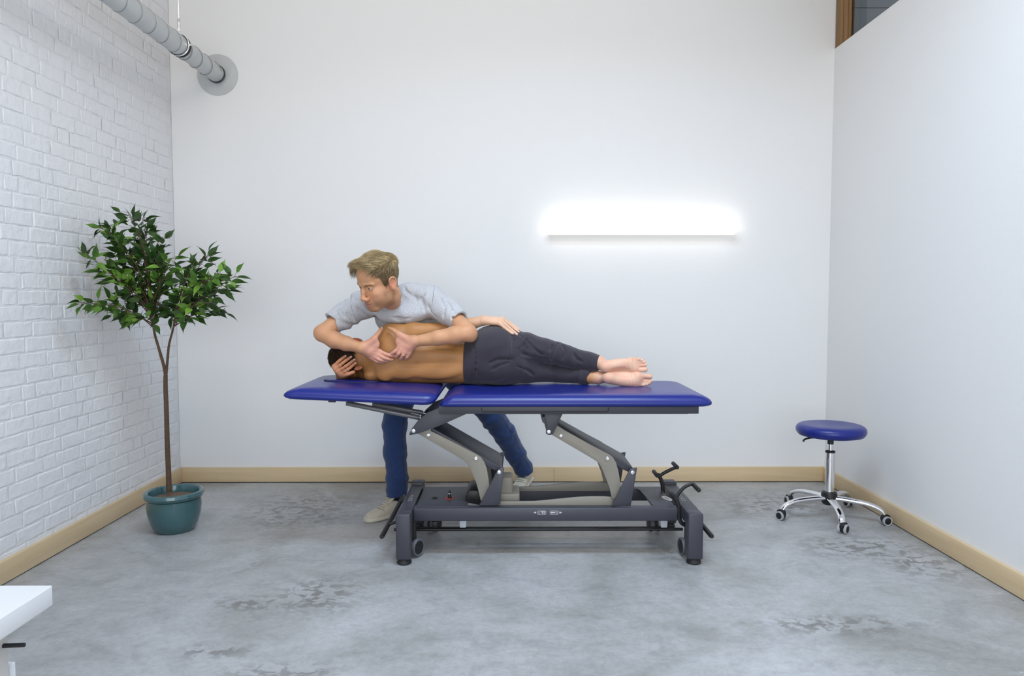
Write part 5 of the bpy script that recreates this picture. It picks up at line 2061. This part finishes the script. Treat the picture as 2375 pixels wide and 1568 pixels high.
# shoes
def shoe(heel, toe, zlift, ankle, name='shoe'):
    hv, tv = npv(heel), npv(toe)
    d = tv - hv
    Ln = np.linalg.norm(d)
    k = Ln / .30
    R = rot3(d, np.cross((0, 0, 1), d), (0, 0, 1))      # x = toe direction, y = left, z = up
    f = Field()
    f.loft(hv, R, [(0.0, 0, .045 * k, .022 * k, .044 * k), (.02 * k, 0, .050 * k, .034 * k, .050 * k), (.07 * k, 0, .052 * k, .039 * k, .052 * k), (.12 * k, 0, .052 * k, .041 * k, .052 * k), (.16 * k, 0, .044 * k, .044 * k, .046 * k),
                  (.205 * k, 0, .035 * k, .047 * k, .037 * k), (.25 * k, 0, .028 * k, .045 * k, .030 * k), (.28 * k, 0, .025 * k, .034 * k, .026 * k), (.296 * k, 0, .024 * k, .018 * k, .02 * k)], n=2.5, k=.0)
    f.plane(hv + R[:, 2] * .004, -R[:, 2], k=.003)
    an = npv(ankle)
    f.cap(hv + R @ np.array((.062 * k, 0, .088 * k)), hv + R @ np.array((.055 * k, 0, .2 * k)), .030 * k, .046 * k, k=.006, op='s')
    f.cap(hv + R @ np.array((.075 * k, 0, .10 * k)), hv + R @ np.array((.12 * k, 0, .118 * k)), .026 * k, .014 * k, k=.006, op='s')
    lo, hi = np.minimum(hv, tv) - .09, np.maximum(hv, tv) + .09
    hi[2] = max(hv[2], tv[2]) + .16 * k
    lo[2] = min(hv[2], tv[2]) - .01
    up = mesh_obj(name, [f.mesh(lo, hi, .0022)], 'shoe_canvas', ther, TO)
    g = Field()
    g.loft(hv, R, [(-.006 * k, 0, .012, .022 * k, .016), (.015 * k, 0, .013, .038 * k, .016), (.08 * k, 0, .013, .043 * k, .016), (.15 * k, 0, .013, .046 * k, .016), (.21 * k, 0, .013, .051 * k, .016),
                  (.26 * k, 0, .013, .048 * k, .016), (.29 * k, 0, .013, .036 * k, .016), (.305 * k, 0, .013, .02 * k, .015)], n=3.2, k=0)
    g.plane(hv, -R[:, 2], k=.002)
    mesh_obj('sole', [g.mesh(lo, hi, .0025)], 'shoe_sole', up, TO)
    Lp = lambda x, y, z: Vector(hv + R @ (np.array((x, y, z)) * k))
    # tongue
    tg = MB()
    vs, fs_2 = [], []
    prof = [(.185, .072), (.15, .092), (.125, .108), (.108, .126), (.100, .140)]
    for x, z in prof:
        for j in range(7):
            v = -1 + j / 3
            vs.append(Lp(x + .004 * (1 - v * v), v * .026, z + .007 * (1 - v * v)))
    for x, z in prof:
        for j in range(7):
            v = -1 + j / 3
            vs.append(Lp(x + .004 * (1 - v * v) - .005, v * .025, z + .007 * (1 - v * v) - .005))
    for i in range(4):
        for j in range(6):
            a = i * 7 + j
            fs_2.append((a, a + 1, a + 8, a + 7))
            fs_2.append((a + 35, a + 42, a + 43, a + 36))
    fs_2 += [(28 + j, 29 + j, 64 + j, 63 + j) for j in range(6)] + [(i * 7, i * 7 + 7, i * 7 + 42, i * 7 + 35) for i in range(4)] + [(i * 7 + 6, i * 7 + 41, i * 7 + 48, i * 7 + 13) for i in range(4)]
    tg.add(vs, fs_2)
    to = tl_(tg).build('tongue', 'shoe_canvas', up, smooth=True)
    q0, q1, q2, q3 = Lp(.115, -.011, .1285), Lp(.115, .011, .1285), Lp(.108, .011, .138), Lp(.108, -.011, .138)
    nrm = (q1 - q0).cross(q3 - q0).normalized() * .002
    if nrm.x * R[0, 0] + nrm.y * R[1, 0] < 0: nrm = -nrm
    tl_(MB().add([q0 + nrm, q1 + nrm, q2 + nrm, q3 + nrm], [(0, 1, 2, 3)])).build('tongue_label', 'green_label', up)
    # laces across, eyelets
    hx = [(.195, .070), (.178, .080), (.161, .090), (.144, .1005), (.128, .110)]

    def surf(x, y):
        zs = np.linspace(.03, .14, 110)
        q = np.array([npv(Lp(x, y, z)) for z in zs])
        v = f.ev(q)
        cr = np.nonzero((v[:-1] < 0) & (v[1:] >= 0))[0]
        return zs[cr[-1]] / 1.0 if len(cr) else .06
    for i, (x, z) in enumerate(hx):
        w = .026 - .002 * i
        zl, zr_ = surf(x - .006, -w), surf(x - .006, w)
        zc = max(surf(x, 0), z) + .004
        tl_(MB().tube([Lp(x - .006, -w, zl + .001), Lp(x, -w * .5, (zl + zc) / 2 + .004), Lp(x + .001, 0, zc + .003), Lp(x, w * .5, (zr_ + zc) / 2 + .004), Lp(x - .006, w, zr_ + .001)], .0028, 8, flat=.5)).build('lace', 'lace', up, smooth=True)
        for sg, zz in ((-1, zl), (1, zr_)):
            tl_(MB().lathe([(.0, .0018), (.0026, .0018), (.0036, 0), (0, 0)], 10, Lp(x - .007, sg * (w + .001), zz + .0005))).build('eyelet', 'eyelet', up)
    bw = [tl_(MB().tube(spline([Lp(.125, 0, .122), Lp(.15, s * .018, .118), Lp(.17, s * .034, .100), Lp(.165, s * .044, .082)], 5), .0022, 6)).build('lace', 'lace', up, smooth=True) for s in (-1, 1)]
    # toe seam
    pts = []
    for j in range(13):
        y = -.044 + .088 * j / 12
        pts.append(Lp(.212 - 9 * y * y, y, surf(.212 - 9 * y * y, y) + .0006))
    tl_(MB().tube(pts, .0013, 5)).build('toe_seam', 'eyelet', up, smooth=True)
    # sock
    s = Field()
    s.chain([hv + R @ (np.array((.07, 0, .075)) * k), an], [.036 * k, .042], k=.01)
    mesh_obj('sock', [s.mesh(np.minimum(hv + R @ (np.array((.07, 0, .075)) * k), an) - .06, np.maximum(hv + R @ (np.array((.07, 0, .075)) * k), an) + .06, .0035)], 'sock_black', ther, TO)
    return up


toe1 = onz(849, 1211, 0)
shoe(Vector((-.650, 4.585, 0)), toe1, 0, A(921, 1148, 4.55))
shoe(Vector((.150, 5.225, .055)), Vector((.045, 4.965, .0)), 0, A(1217, 1092, 5.11))

# wedding ring
c = npv(at(934.5, 824.3, 3.985))
rd = A(929, 833, 4.005) - A(940, 816, 3.988)
M3 = Vector((0, 0, 1)).rotation_difference(Vector(rd)).to_matrix()
tl_(MB().lathe([(.0112, -.002), (.0128, -.002), (.0128, .002), (.0112, .002), (.0112, -.002)], 28, c, M3)).build('finger_ring', 'gold', ther, smooth=True)
